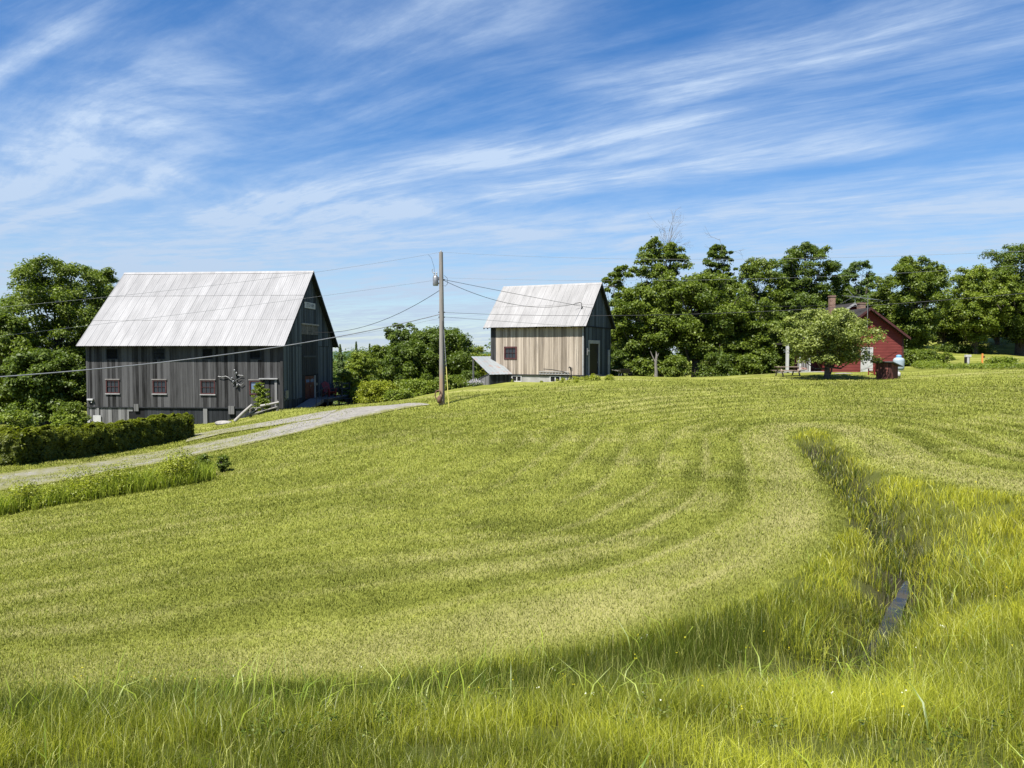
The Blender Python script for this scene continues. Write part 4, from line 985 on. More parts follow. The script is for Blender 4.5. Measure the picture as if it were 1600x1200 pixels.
# iron insulator brackets and cables hung on the front wall
mb = MB()
def fp(px_, py_, n_=.14): a, b = B1.front(px_, py_); return (a, -n_, b)
mb.tube([fp(342, 588), fp(348, 589), fp(354, 587.5), fp(359, 590), fp(364, 595), fp(367, 597)], .022, 6)
mb.tube([fp(368, 579, .2), fp(369.5, 588), fp(371, 600), fp(369, 606, .08)], .022, 6)
mb.tube([fp(372, 586), fp(381, 586.5)], .02, 6); mb.tube([fp(371, 598), fp(377, 602), fp(382, 598)], .02, 6); mb.tube([fp(363, 600), fp(370, 594), fp(377, 590)], .018, 6)
for a, b in ((368, 579), (371, 583), (366, 596), (372, 602), (364, 591)): c_ = Vector(fp(a, b, .16)); mb.lathe([(.01, -.09), (.085, -.06), (.04, -.01), (.085, .04), (.02, .09)], c_, 10)
ib = mb.build('insulator_bracket', M_GALV, big, label='tangle of wires and insulators on the front wall', smooth=True)
# things round the big barn
def split_rail():
    r0 = B1.o; t = thing('rail_fence', (P(392, 648, 53.6).x, 53.6, h1(P(392, 648, 53.6).x, 53.6)), 'short rustic rail fence of grey poles below the big barn window', 'fence')
    o_ = t.location
    def w(px_, py_, d_): return P(px_, py_, d_)-o_
    for a, b, c in ((391.5, 634, 653), (410.8, 632, 648), (433.5, 625, 644)):
        mb = MB(); p_ = w(a, b, 53.7); q_ = w(a, c+4, 53.7); mb.tube([q_, p_], [.10, .09], 7, .3); mb.build('post', M_OLD, t)
    for pts, r_ in (([(367, 658, 53.2), (380, 645, 53.3), (394, 632.5, 53.4)], .13), ([(383, 652, 53.4), (392, 645, 53.5), (402, 639, 53.6)], .07), ([(407, 634.5, 53.5), (420, 632, 53.6), (436, 628.5, 53.6)], .10), ([(392, 639, 53.6), (409, 636.5, 53.7)], .08), ([(392, 647.5, 53.6), (411, 642.5, 53.6)], .07), ([(411, 642, 53.6), (433, 636, 53.6)], .06)):
        mb = MB(); mb.tube([w(*p) for p in pts], [r_, r_*.9, r_*.75][:len(pts)], 8, .9 if r_ > .09 else .5); mb.build('rail', M_OLD, t, smooth=True)
split_rail()
def rock(px, py, rx, ry, rz_, label, seed=1, mat=None):
    x, y = hit(px, py); n = 26; m2 = 14; V = []; 
    for i in range(m2+1):
        th = pi*i/m2
        for j in range(n):
            ph = 2*pi*j/n; k = .82+.36*float(fbm(3+cos(ph)*sin(th)*1.6+seed, sin(ph)*sin(th)*1.6+cos(th)*1.3, seed, 3)); V.append((rx*k*sin(th)*cos(ph), ry*k*sin(th)*sin(ph), rz_*k*cos(th)))
    Fc = [(i*n+j, (i+1)*n+j, (i+1)*n+(j+1) % n, i*n+(j+1) % n) for i in range(m2) for j in range(n)]
    o = mesh_np('boulder', V, Fc, mat or M_STONE, smooth=True); o.location = (x, y, h1(x, y)+rz_*.25); tag(o, label, 'rock')
rock(349, 662.5, .58, .4, .20, 'pale flat boulder on the grass below the rail fence')
def deck():
    t = thing('deck', B1.o, 'low grey deck with a sloping ramp along the shaded gable of the big barn', 'deck', -B1.phi)
    y0, y1, x1_ = 5.0, 10.9, 1.75; zt = .40
    mb = MB()
    for k in range(int((y1-y0)/.15)): mb.box((.06, y0+k*.15, zt-.04), (x1_, y0+k*.15+.142, zt), random.uniform(.2, .9))
    mb.build('deck_boards', M_BASEWOOD, t)
    mb = MB(); mb.box((.1, y0+.02, zt-.26), (x1_-.03, y1-.02, zt-.05)); 
    for y_ in (y0+.1, (y0+y1)/2, y1-.15): mb.box((x1_-.15, y_-.06, -.9), (x1_-.04, y_+.06, zt-.26))
    mb.build('deck_frame', M_DARKWOOD, t)
    mb = MB(); ya = 1.9
    V = [(.15, ya, -.08), (1.35, ya, -.10), (1.35, y0, zt-.01), (.15, y0, zt-.01), (.15, ya, -.3), (1.35, ya, -.3), (1.35, y0, .1), (.15, y0, .1)]
    mb.add(V, [(0, 1, 2, 3), (7, 6, 5, 4), (0, 4, 5, 1), (1, 5, 6, 2), (2, 6, 7, 3), (3, 7, 4, 0)], .75); mb.build('ramp', M_BASEWOOD, t)
    mb = MB()
    for y_, z_ in ((3.1, .06), (4.4, .28), (5.7, .4)): mb.tube([(1.42, y_, z_-.6), (1.42, y_, z_+.92)], .022, 6)
    mb.tube([(1.42, 3.1, .98), (1.42, 5.7, 1.36)], .024, 6); mb.tube([(1.42, 3.1, .55), (1.42, 5.7, .9)], .016, 6); mb.build('handrail', M_IRON, t)
    mb = MB()
    for x_, y_ in ((.2, y1-.1), (x1_-.08, y1-.1), (x1_-.08, y1-2.2)): mb.box((x_-.055, y_-.055, .3), (x_+.055, y_+.055, 1.42))
    mb.box((.15, y1-.17, 1.425), (x1_+.02, y1-.03, 1.47)); mb.box((.2, y1-.13, .95), (x1_-.05, y1-.08, 1.06)); mb.box((.2, y1-.13, .62), (x1_-.05, y1-.08, .72))
    mb.box((x1_-.16, y1-2.26, 1.425), (x1_-.0, y1-.19, 1.465)); mb.box((x1_-.10, y1-2.15, .95), (x1_-.06, y1-.16, 1.06))
    mb.build('railing', M_DARKWOOD, t)
deck()
def lounge_chair(loc, rz, label, s=1.0, mat=None):
    t = thing('garden_chair', loc, label, 'chair', rz); m_ = mat or M_REDCH
    mb = MB()
    for k in range(5): x_ = -.24+k*.12; mb.bar((x_, .22, .30), (x_*1.25, .52, 1.0+.06*(2-abs(k-2))), .105, .02, up=(0, 1, 0))
    mb.build('backrest', m_, t)
    mb = MB()
    for k in range(5): mb.bar((-.27, -.30+k*.125, .38-k*.025), (.27, -.30+k*.125, .38-k*.025), .11, .02)
    mb.build('seat', m_, t)
    for sx_ in (-1, 1):
        mb = MB(); mb.box((sx_*.37-.06, -.36, .56), (sx_*.37+.06, .38, .585)); mb.build('armrest', m_, t)
        mb = MB(); mb.box((sx_*.32-.02, -.33, 0), (sx_*.32+.02, -.23, .56)); mb.build('leg', m_, t)
        mb = MB(); mb.bar((sx_*.30, .35, .56), (sx_*.30, .42, 0), .04, .09); mb.bar((sx_*.29, -.3, .33), (sx_*.29, .5, .10), .03, .09); mb.build('leg', m_, t)
    t.scale = (s, s, s)
Mb = Matrix.Translation(B1.o)@Matrix.Rotation(-B1.phi, 4, 'Z')
lounge_chair(Mb@Vector((.85, 8.0, .402)), R(55), 'red slatted chair on the barn deck in the shade', 1.15)
lounge_chair(Mb@Vector((1.0, 9.4, .402)), R(35), 'dark slatted chair beside the red one on the barn deck', 1.0, M_IRON)
def picnic(loc, rz, label, s=1.0, mat=None, slant=.30):
    t = thing('picnic_table', loc, label, 'picnic table', rz); m_ = mat or M_TABLE
    mb = MB(); 
    for k in range(5): mb.box((-.95, -.36+k*.146, .70), (.95, -.36+k*.146+.138, .738), random.uniform(.2, .9))
    mb.build('tabletop', m_, t)
    for sy in (-1, 1):
        mb = MB()
        for k in range(2): y_ = sy*.68+(k-1)*.14; mb.box((-.95, y_, .42), (.95, y_+.13, .457), random.uniform(.2, .9))
        mb.build('bench', m_, t)
    for sx_ in (-1, 1):
        for sy in (-1, 1):
            mb = MB(); mb.bar((sx_*.68, sy*slant*.6, .70), (sx_*.68, sy*(slant*.6+.42), 0), .04, .10, up=(1, 0, 0)); mb.build('leg', m_, t)
        mb = MB(); mb.box((sx_*.68-.06, -.76, .34), (sx_*.68-.022, .76, .418)); mb.build('crossbar', m_, t)
    t.scale = (s, s, s)
x_, y_ = (543.5-800)/F*64, 64.0
picnic((x_, y_, h1(x_, y_)), R(60), 'small dark picnic table at the far end of the barn deck', .62, M_DARKWOOD)
# ------------------------------------------------------------------ the small barn
B2 = Frame(912, 587, 60, R(25)); L2, W2 = 8.3, 7.0
sb = thing('barn', B2.o, 'small barn with tan boards and a pale metal roof on the crest of the hill', 'barn', -B2.phi)
LW2 = Wall((-L2, 0, 0), (0, 1, 0), (-1, 0, 0)); BW2 = Wall((0, W2, 0), (1, 0, 0), (0, 1, 0))
zE2, yE2, zR2 = 3.90, -.45, 7.62; sl2 = (zR2-zE2)/(W2/2-yE2); zw2 = zE2+sl2*.45-.06
def g2top(y): return zE2+sl2*(min(y, W2-y)+.45)-.05
core(sb, -L2, W2, -1.5, zw2-.05, zR2-.1, .04)
wz = B2.front(788, 562)[0], B2.front(808, 562)[0], B2.front(798, 561.5)[1], B2.front(798, 541.5)[1]
mb = MB(); xs_ = B2.front(775, 540)[0]
planks(mb, FW, xs_, 0, .02, lambda u_: zw2, [wz], bw=.155, seed=31, tones=(.1, .95)); mb.build('wall', M_TAN, sb)
mb = MB(); planks(mb, FW, -L2, xs_, .02, lambda u_: zw2, [], bw=.2, seed=32, tones=(.1, .5)); mb.build('old_boards', M_GREYWOOD, sb, label='strip of dark old boards at the left corner')
dz0, dz1 = 0.05, B2.gable(928, 537)[1]; dy0, dy1 = B2.gable(918, 560)[0], B2.gable(935.5, 560)[0]; zj2 = B2.gable(925, 511)[1]
mb = MB(); planks(mb, GW, 0, W2, -.1, lambda u_: min(g2top(u_), zj2), [(dy0, dy1, -1, dz1)], bw=.24, seed=33); planks(mb, GW, 0, W2, zj2+.03, g2top, [], bw=.24, seed=34, n0=.014); mb.build('gable_wall', M_SHADEWOOD, sb)
mb = MB(); GW.box(mb, 0, W2, zj2-.04, zj2+.06, .055, .085, .1); mb.build('belt_board', M_DARKWOOD, sb)
mb = MB(); planks(mb, LW2, 0, W2, -.1, g2top, [], bw=.24, seed=35); planks(mb, BW2, -L2, 0, -.1, lambda u_: zw2, [], bw=.24, seed=36); mb.build('rear_walls', M_GREYWOOD, sb)
mb = MB(); b1 = B2.front(799.5, 592)[0], B2.front(815, 592)[0]; b2 = B2.front(859, 592)[0], B2.front(876, 592)[0]; bz = B2.front(806, 596.5)[1], -.05
cuts = sorted([b1, b2]); prev = -L2
for a, b in cuts:
    FW.box(mb, prev, a, -1.6, -.0, -.10, -.03); FW.box(mb, a, b, -1.6, bz[0], -.10, -.031); FW.box(mb, a, b, bz[1], 0, -.10, -.031); prev = b
FW.box(mb, prev, 0, -1.6, 0, -.10, -.03)
GW.box(mb, 0.0, W2, -1.6, -.11, -.10, -.02); LW2.box(mb, 0, W2, -1.6, -.1, -.1, -.02); BW2.box(mb, -L2, 0, -1.6, -.1, -.1, -.02); mb.build('foundation', M_CONC, sb)
for o_ in (b1, b2): window(FW, o_[0], o_[1], bz[0], bz[1], sb, M_WHITE, M_GLASS, 2, 1, .08, n=-.03, mun=.09, label='white basement window')
window(FW, *wz, sb, M_MAROON, M_GLASS, 3, 2, .13, mun=.022, label='maroon framed window in the tan wall')
mb = MB(); FW.box(mb, -L2, 0, -.03, .05, -.0, .06, .2); mb.build('drip_board', M_DARKWOOD, sb)
mb = MB(); FW.box(mb, -.11, .0, .05, zw2-.05, .038, .066, .9); mb.each('corner_board', M_TRIM, sb)
mb = MB(); GW.box(mb, 0, .10, -.2, zw2-.3, .04, .067, .2); mb.each('corner_board', M_DARKWOOD, sb)
mb = MB(); GW.box(mb, dy0, dy0+.26, dz0-.1, dz1, .02, .09); GW.box(mb, dy1-.26, dy1, dz0-.1, dz1, .02, .09); GW.box(mb, dy0, dy1, dz1, dz1+.28, .03, .10); mb.build('door_frame', M_TRIM, sb)
mb = MB(); GW.box(mb, dy0+.26, dy1-.26, -.05, dz1, -.03, .0); dd_ = mb.build('door', M_IRON, sb, label='dark door')
mb = MB(); GW.box(mb, dy1-.42, dy1-.36, .95, 1.1, .0, .05); mb.build('handle', M_GALV, dd_)
y_, z_ = B2.gable(950, 560); mb = MB(); GW.box(mb, y_-.25, y_+.25, -.1, B2.gable(950, 546.5)[1], .045, .09); mb.build('door_board', M_TRIM, sb, label='tall pale board at the far corner of the gable')
y_, z_ = B2.gable(915.2, 549); mb = MB(); GW.box(mb, y_-.12, y_+.12, z_-.3, z_+.25, .07, .2); mb.lathe([(.1, -.06), (.1, .06)], Vector(GW.M@Vector((y_, .24, z_+.05))), 10); mb.build('electric_meter', M_GALV, sb)
metal_roof(sb, -L2-.5, .36, yE2, zE2, W2/2, zR2, W2, M_ROOF2, M_DARKWOOD, rows=2, seed=9, sheet=.62, wav=.09)
mb = MB(); a = (B2.front(917, 497)[0]+.0, .5, 0); xm = -.55
zm = zE2+sl2*(1.0+.45)
mb.tube([(xm, 1.0, zm-.2), (xm, 1.0, zm+.62)], .03, 7); mb.tube([(xm, 1.0, zm+.62), (xm-.12, .9, zm+.66), (xm-.5, .75, zm+.60), (xm-.55, .72, zm+.42)], .02, 6); mb.tube([(xm, 1.0, zm+.1), (xm+.12, .95, zm+.35)], .02, 6)
mast = mb.build('service_mast', M_IRON, sb)
MAST = Matrix.Translation(B2.o)@Matrix.Rotation(-B2.phi, 4, 'Z')@Vector((xm-.1, .9, zm+.64))
mb = MB(); py_, pz_ = B2.gable(943, 450); mb.tube([(.3, 3.6, zR2-.25), (1.3, 3.9, zR2-.22)], .03, 6); mb.build('ridge_bracket', M_IRON, sb)
t = thing('steps', B2.o, 'low weathered plank steps under the small barn door', 'steps', -B2.phi)
mb = MB(); mb.box((.12, .4, -.55), (1.2, 2.9, -.10), .6); mb.build('lower_step', M_OLD, t); mb = MB(); mb.box((.12, .7, -.098), (.7, 2.5, .03), .5); mb.build('upper_step', M_OLD, t)
# lean-to woodshed at the left corner
def leanto():
    o_ = P(765, 603.5, 60.8); rz = R(38); t = thing('lean_to_shed', o_, 'little grey lean-to shed with a steep metal roof against the small barn', 'shed', rz)
    w_, r_ = 2.18, 2.4; zl = P(765, 584, 60.8).z-o_.z; zh = P(737, 558, 62.7).z-o_.z; ov = .06; m = (zh-zl)/r_
    Wf = Wall((0, 0, 0), (1, 0, 0), (0, -1, 0)); Wl = Wall((0, 0, 0), (0, 1, 0), (-1, 0, 0)); Wr = Wall((w_, 0, 0), (0, 1, 0), (1, 0, 0))
    mb = MB(); planks(mb, Wf, 0, w_, -.5, lambda u_: zl-.02, [], bw=.17, seed=41, tones=(0, .6)); mb.build('front_wall', M_DARKWOOD, t)
    mb = MB(); planks(mb, Wl, 0, r_, -.6, lambda u_: zl-.05-u_*.30, [], bw=.16, seed=42, tones=(.3, .9)); mb.build('side_wall', M_BASEWOOD, t)
    mb = MB(); mb.bar((-.03, 0, zl), (-.03, r_, zl-.05-r_*.30+.03), .07, .08); mb.build('top_rail', M_DARKWOOD, t)
    mb = MB(); mb.box((.0, r_-.1, -.8), (.10, r_, zh-.08)); mb.build('post', M_GALV, t)
    mb = MB(); planks(mb, Wr, 0, r_, -.5, lambda u_: zl+m*u_-.06, [], bw=.2, seed=43); mb.build('inner_wall', M_DARKWOOD, t)
    mb = MB(); n = 26; V = []
    for k in range(n+1):
        x = -.08+(w_+.16)*k/n; h = .012*(1-abs((k % 4)-2)/2)
        V += [(x, -.12, zl-.12*m+h), (x, r_+.1, zh+.1*m+h)]
    mb.add(V, [(2*k, 2*k+2, 2*k+3, 2*k+1) for k in range(n)]); rf = mb.build('roof', M_ROOF3, t)
    mb = MB(); mb.add([(-.06, -.1, zl-.1*m-.01), (w_+.06, -.1, zl-.1*m-.01), (w_+.06, r_+.08, zh+.08*m-.01), (-.06, r_+.08, zh+.08*m-.01), (-.06, -.1, zl-.1*m-.06), (w_+.06, -.1, zl-.1*m-.06), (w_+.06, r_+.08, zh+.08*m-.06), (-.06, r_+.08, zh+.08*m-.06)],
        [(0, 1, 2, 3), (7, 6, 5, 4), (0, 4, 5, 1), (1, 5, 6, 2), (2, 6, 7, 3), (3, 7, 4, 0)]); mb.build('roof_boards', M_DARKWOOD, rf)
leanto()

# ------------------------------------------------------------------ the red house
HX0 = P(1410, 581, 64); WH = 6.1
ho = thing('house', HX0, 'red clapboard house with two brick chimneys half hidden by the apple tree', 'house')
def clap(mb, W, u0, u1, z0, z1, top=None, ops=(), h=.13):
    """lapped horizontal boards; top(z) -> (umin,umax) narrows them in a gable"""
    z_ = z0; k = 0
    while z_ < z1-.01:
        zt = min(z_+h, z1); a, b = (u0, u1)
        if top: a, b = top((z_+zt)/2)
        spans = [(a, b)]
        for o in ops:
            if o[2] < zt-.02 and o[3] > z_+.02:
                ns = []
                for s0, s1 in spans:
                    if o[1] <= s0 or o[0] >= s1: ns.append((s0, s1))
                    else:
                        if o[0] > s0: ns.append((s0, o[0]))
                        if o[1] < s1: ns.append((o[1], s1))
                spans = ns
        for s0, s1 in spans:
            if s1-s0 < .03: continue
            q = [(s0, 0, z_), (s1, 0, z_), (s1, .034, z_), (s0, .034, z_), (s0, 0, zt), (s1, 0, zt), (s1, .008, zt), (s0, .008, zt)]
            mb.add([W.M@Vector(v_) for v_ in q], [(3,2,1,0),(4,5,6,7),(0,1,5,4),(1,2,6,5),(2,3,7,6),(3,0,4,7)], .5)
        z_ = zt; k += 1
zeH = P(1412, 525, 64).z-HX0.z; zpH = P(1355, 483, 64).z-HX0.z; xm = -WH/2+.03; slH = (zpH-zeH)/(WH/2)
HF = Wall((0, 0, 0), (1, 0, 0), (0, -1, 0)); HR = Wall((0, 0, 0), (0, 1, 0), (1, 0, 0)); HL = Wall((-WH, 0, 0), (0, 1, 0), (-1, 0, 0))
dr0 = P(1345, 580, 64).x-HX0.x; dr1 = P(1362.5, 580, 64).x-HX0.x
def hs_(z_):
    if z_ < zeH: return (-WH, 0)
    e = (z_-zeH)/slH; return (-WH+e, -e)
mb = MB(); clap(mb, HF, -WH, 0, 0, zpH-.05, hs_, [(dr0, dr1, -.1, 2.05)]); mb.build('gable_wall', M_RED, ho)
mb = MB(); clap(mb, HR, 0, 6.3, 0, zeH); clap(mb, HL, 0, 6.3, 0, zeH); mb.build('side_wall', M_RED, ho)
mb = MB(); mb.add([(-WH+.02, .02, -.3), (-.02, .02, -.3), (-.02, 6.3, -.3), (-WH+.02, 6.3, -.3), (-WH+.02, .02, zeH-.05), (-.02, .02, zeH-.05), (-.02, 6.3, zeH-.05), (-WH+.02, 6.3, zeH-.05), (-WH/2, .02, zpH-.08), (-WH/2, 6.3, zpH-.08)],
  [(3,2,1,0),(0,1,5,8,4),(1,2,6,5),(2,3,7,9,6),(3,0,4,7),(4,8,9,7),(8,5,6,9)]); mb.build('wall_lining', M_BLACK, ho)
mb = MB(); HF.box(mb, -.10, .035, 0, zeH-.05, .036, .06); HF.box(mb, -WH-.035, -WH+.1, 0, zeH-.05, .036, .06); mb.each('corner_board', M_MAROON, ho)
mb = MB(); HF.box(mb, -WH, 0, -.35, -.01, -.04, .02); HR.box(mb, 0, 6.3, -.35, -.01, -.04, .02); mb.build('foundation', M_CONC, ho)
def gable_roof(root, xc, half, zeave, slope, y0, y1, ov, trim, mat, th=.10):
    mb = MB(); tb = MB()
    for sx_ in (-1, 1):
        a = (xc+sx_*(half+ov), zeave-slope*ov); b = (xc, zeave+slope*half)
        V = [(a[0], y0, a[1]), (b[0], y0, b[1]), (b[0], y1, b[1]), (a[0], y1, a[1])]; V2 = [(p[0], p[1], p[2]+th) for p in V]
        mb.add(V+V2, [(3,2,1,0),(4,5,6,7),(0,1,5,4),(1,2,6,5),(2,3,7,6),(3,0,4,7)])
        V = [(a[0], y0-.03, a[1]-.10), (b[0], y0-.03, b[1]-.10), (b[0], y0-.002, b[1]-.10), (a[0], y0-.002, a[1]-.10)]; V2 = [(p[0], p[1], p[2]+.11+th) for p in V]
        tb.add(V+V2, [(3,2,1,0),(4,5,6,7),(0,1,5,4),(1,2,6,5),(2,3,7,6),(3,0,4,7)])
    r_ = mb.build('roof', mat, root); tb.each('verge_board', trim, r_); return r_
M_SHING = plain('dark_shingles', (.018, .016, .016), (.04, .035, .033), 5, .9, bmp=.5)
M_SOFFIT = plain('soffit_red', (.14, .035, .035), (.19, .05, .05), 4, .8)
gable_roof(ho, -WH/2, WH/2, zeH+.02, slH, -.55, 6.3, .36, M_MAROON, M_SHING)
mb = MB(); HF.box(mb, dr0+.05, dr1-.05, .02, 2.0, -.015, .02)
wd = mb.build('door', M_WHITE, ho, label='white door with nine small panes')
mb = MB(); a, b = dr0+.2, dr1-.2
for i in range(3):
    for j in range(3): HF.box(mb, a+(b-a)*i/3+.02, a+(b-a)*(i+1)/3-.02, .95+.3*j, .95+.3*j+.26, .021, .028)
mb.build('door_glass', M_GLASS, wd)
mb = MB(); HF.box(mb, dr1-.17, dr1-.10, .85, .98, .02, .07); mb.build('handle', M_IRON, wd)
mb = MB(); HF.box(mb, dr0-.04, dr0+.05, 0, 2.1, -.01, .05); HF.box(mb, dr1-.05, dr1+.04, 0, 2.1, -.01, .05); HF.box(mb, dr0+.05, dr1-.05, 2.0, 2.1, -.01, .05); mb.build('door_frame', M_WHITE, ho)
# main block behind
mx = P(1327, 475, 71).x-HX0.x; mz = P(1327, 476, 71).z-HX0.z; hb = 3.3; sm = .66; ze = mz-sm*hb; my0 = 6.3
mb = MB(); MF = Wall((0, my0, 0), (1, 0, 0), (0, -1, 0)); clap(mb, MF, mx-hb, mx+hb, -.2, mz-.1, lambda z_: (mx-hb, mx+hb) if z_ < ze else (mx-hb+(z_-ze)/sm, mx+hb-(z_-ze)/sm)); mb.build('main_gable_wall', M_RED, ho)
mb = MB(); mb.add([(mx-hb, my0+.01, -.3), (mx+hb, my0+.01, -.3), (mx+hb, my0+5, -.3), (mx-hb, my0+5, -.3), (mx-hb, my0+.01, ze), (mx+hb, my0+.01, ze), (mx+hb, my0+5, ze), (mx-hb, my0+5, ze), (mx, my0+.01, mz-.05), (mx, my0+5, mz-.05)],
  [(3,2,1,0),(0,1,5,8,4),(1,2,6,5),(2,3,7,9,6),(3,0,4,7)]); mb.build('main_walls', M_SOFFIT, ho)
gable_roof(ho, mx, hb, ze+.02, sm, my0-.5, my0+5.2, .4, M_TRIM, M_SHING)
for px_, top_, d_, w_, lab in ((1300, 462, 68.5, .46, 'tall narrow brick chimney'), (1345.7, 473, 69.2, .56, 'squat brick chimney')):
    p = P(px_, top_, d_)-HX0; mb = MB(); mb.box((p.x-w_/2, p.y-w_/2, 1.5), (p.x+w_/2, p.y+w_/2, p.z-.12)); mb.box((p.x-w_/2-.04, p.y-w_/2-.04, p.z-.119), (p.x+w_/2+.04, p.y+w_/2+.04, p.z)); ch = mb.build('chimney', M_BRICK, ho, label=lab)
    mb = MB(); mb.box((p.x-w_/4, p.y-w_/4, p.z+.001), (p.x+w_/4, p.y+w_/4, p.z+.05)); mb.build('flue', M_IRON, ch)
# side porch at the left
pf = P(1264, 581, 65)-HX0; pr = P(1226, 581, 66.5)-HX0
mb = MB(); mb.box((pr.x-.2, pf.y-.2, -.25), (-WH-.04, pf.y+4.8, .0)); mb.build('porch_floor', M_CONC, ho)
mb = MB(); mb.box((pr.x-.15, pf.y-.15, 2.35), (-WH-.3, pf.y+4.8, 2.52)); mb.build('porch_roof', M_SHING, ho)
mb = MB(); mb.box((pr.x+1.2, pf.y+2.2, 0), (-WH-.04, pf.y+2.4, 2.35)); mb.build('porch_wall', M_SOFFIT, ho)
for px_, w_ in ((1230, .22), (1250, .13), (1265, .13)):
    q = P(px_, 570, 65)-HX0; mb = MB(); mb.box((q.x-w_/2, q.y-w_/2, 0), (q.x+w_/2, q.y+w_/2, 2.35)); mb.build('porch_post', M_WHITE, ho)
mb = MB(); q0 = P(1247, 570, 65)-HX0; q1 = P(1262, 570, 65)-HX0
for k in range(7): x = q0.x+(q1.x-q0.x)*k/6; mb.box((x-.018, q0.y-.02, .12), (x+.018, q0.y+.02, .9))
mb.box((q0.x, q0.y-.04, .9), (q1.x, q0.y+.04, .96)); mb.box((q0.x, q0.y-.03, .08), (q1.x, q0.y+.03, .12)); mb.build('porch_railing', M_WHITE, ho)
def antenna():
    b = P(1355.3, 505, 63.2); t = thing('tv_antenna', b, 'tall television antenna on a pole fixed to the red gable', 'antenna')
    zt = P(1355.3, 465, 63.2).z-b.z
    mb = MB(); mb.tube([(0, 0, -.5), (0, 0, zt+.12)], .028, 8); mb.build('mast', M_GALV, t)
    p0 = P(1325, 462.5, 65)-b; p1 = P(1372, 468.5, 62.6)-b; mb = MB(); mb.bar(p0, p1, .035); mb.build('boom', M_GALV, t)
    d = (p1-p0).normalized(); s_ = Vector((-d.y, d.x, 0)).normalized(); mb = MB()
    for k in range(9):
        f = .03+k*.118; c = p0.lerp(p1, f); l = .95-.062*k
        mb.tube([c-s_*l, c+s_*l], .012, 5)
    mb.tube([p0+Vector((-.1, 0, .65)), p0.lerp(p1, .2)], .014, 5); mb.tube([p0.lerp(p1, .2), p0.lerp(p1, -.25)+Vector((0, 0, -.75))], .014, 5); mb.tube([p0.lerp(p1, .2), p1+Vector((-.5, 0, .42))], .012, 5)
    mb.build('element', M_GALV, t)
    mb = MB(); mb.box((-.05, -.02, -.42), (.05, .62, -.36)); mb.box((-.05, -.02, .1), (.05, .62, .15)); mb.build('wall_bracket', M_IRON, t)
antenna()
def onground(px, d): x = (px-800)/F*d; return Vector((x, d, h1(x, d)))
o = onground(1404, 61.5); t = thing('propane_tank', o, 'upright pale blue-grey propane tank with a blue cap beside the red house', 'tank')
mb = MB(); mb.lathe([(.36, .0), (.36, .10), (.41, .12), (.43, .2), (.435, .78), (.42, .9), (.35, 1.0), (.2, 1.07), (.12, 1.08)], n=28); mb.build('body', M_TANK, t, smooth=True)
mb = MB(); mb.lathe([(.2, 1.06), (.215, 1.16), (.21, 1.2), (.15, 1.27), (.05, 1.29)], n=20); mb.build('cap', M_BLUECAP, t, smooth=True)
mb = MB(); mb.lathe([(.38, -.12), (.38, .01)], n=20); mb.build('base_ring', M_IRON, t)
o = onground(1403.5, 54.0); t = thing('gas_cylinder', o, 'small white gas cylinder on the grass behind the wooden box', 'gas cylinder')
mb = MB(); mb.lathe([(.11, 0), (.11, .04), (.15, .07), (.17, .13), (.17, .27), (.14, .34), (.06, .37)], n=18); mb.build('body', M_WHITE, t, smooth=True)
mb = MB(); mb.lathe([(.09, .36), (.10, .45), (.095, .45), (.085, .37)], n=14); mb.tube([(0, 0, .36), (0, 0, .43)], .025, 8); mb.build('collar', M_WHITE, t)
def wellbox():
    o = onground(1386, 53.0); t = thing('wooden_box', o, 'dark red-brown wooden box with a slanting shingled lid on the lawn by the apple tree', 'box', R(38))
    Wf = Wall((0, -.42, 0), (1, 0, 0), (0, -1, 0)); h = 1.12
    mb = MB()
    for org, u_, n_, l0, l1 in (((0, -.5, 0), (1, 0, 0), (0, -1, 0), -.5, .5), ((0, .5, 0), (1, 0, 0), (0, 1, 0), -.5, .5)):
        planks(mb, Wall(org, u_, n_), l0, l1, -.1, lambda q: h+(.0 if n_[1] < 0 else .0)-.22*(q+.5), [], bw=.14, seed=51, tones=(.1, .9))
    planks(mb, Wall((-.5, 0, 0), (0, 1, 0), (-1, 0, 0)), -.5, .5, -.1, lambda q: h-.01, [], bw=.14, seed=52); planks(mb, Wall((.5, 0, 0), (0, 1, 0), (1, 0, 0)), -.5, .5, -.1, lambda q: h-.24, [], bw=.14, seed=53)
    mb.build('side_boards', wood('red_brown_boards', (.04, .017, .015), (.20, .075, .06)), t)
    mb = MB(); mb.box((-.48, -.48, 0), (.48, .48, h-.26)); mb.build('lining', M_BLACK, t)
    mb = MB(); V = [(-.74, -.74, h+.07), (.78, -.74, h-.27), (.78, .74, h-.27), (-.74, .74, h+.07)]; V2 = [(a, b, c+.06) for a, b, c in V]
    mb.add(V+V2, [(3,2,1,0),(4,5,6,7),(0,1,5,4),(1,2,6,5),(2,3,7,6),(3,0,4,7)]); mb.build('lid', plain('grey_shingles', (.05, .055, .06), (.13, .135, .14), 7, .9, bmp=.5), t)
wellbox()
lounge_chair(onground(1365.5, 56.5), R(200), 'red slatted chair on the grass left of the wooden box', .85)
picnic(onground(1231, 58), R(8), 'brown picnic table on the lawn left of the apple tree', 1.0, slant=.32)
q = onground(1256, 64.3); t = thing('flower_pot', q+Vector((0, 0, .02)), 'pink flowers in a long box at the porch edge', 'flower box')
mb = MB(); mb.box((-.32, -.12, 0), (.32, .12, .24)); mb.build('planter', M_TRIM, t)
pts = rng.normal(0, 1, (160, 3))*[.15, .06, .06]+[0, 0, .32]; cards(pts, unit(160)+[0, -.5, .5], rng.uniform(.05, .1, 160), lerp3((.55, .2, .3), (.8, .6, .65), rng.random(160)), 'flowers', M_LEAF, t)
o = onground(1511.5, 66); t = thing('hand_pump', o, 'white and black garden pump beside the far flower bed', 'garden pump')
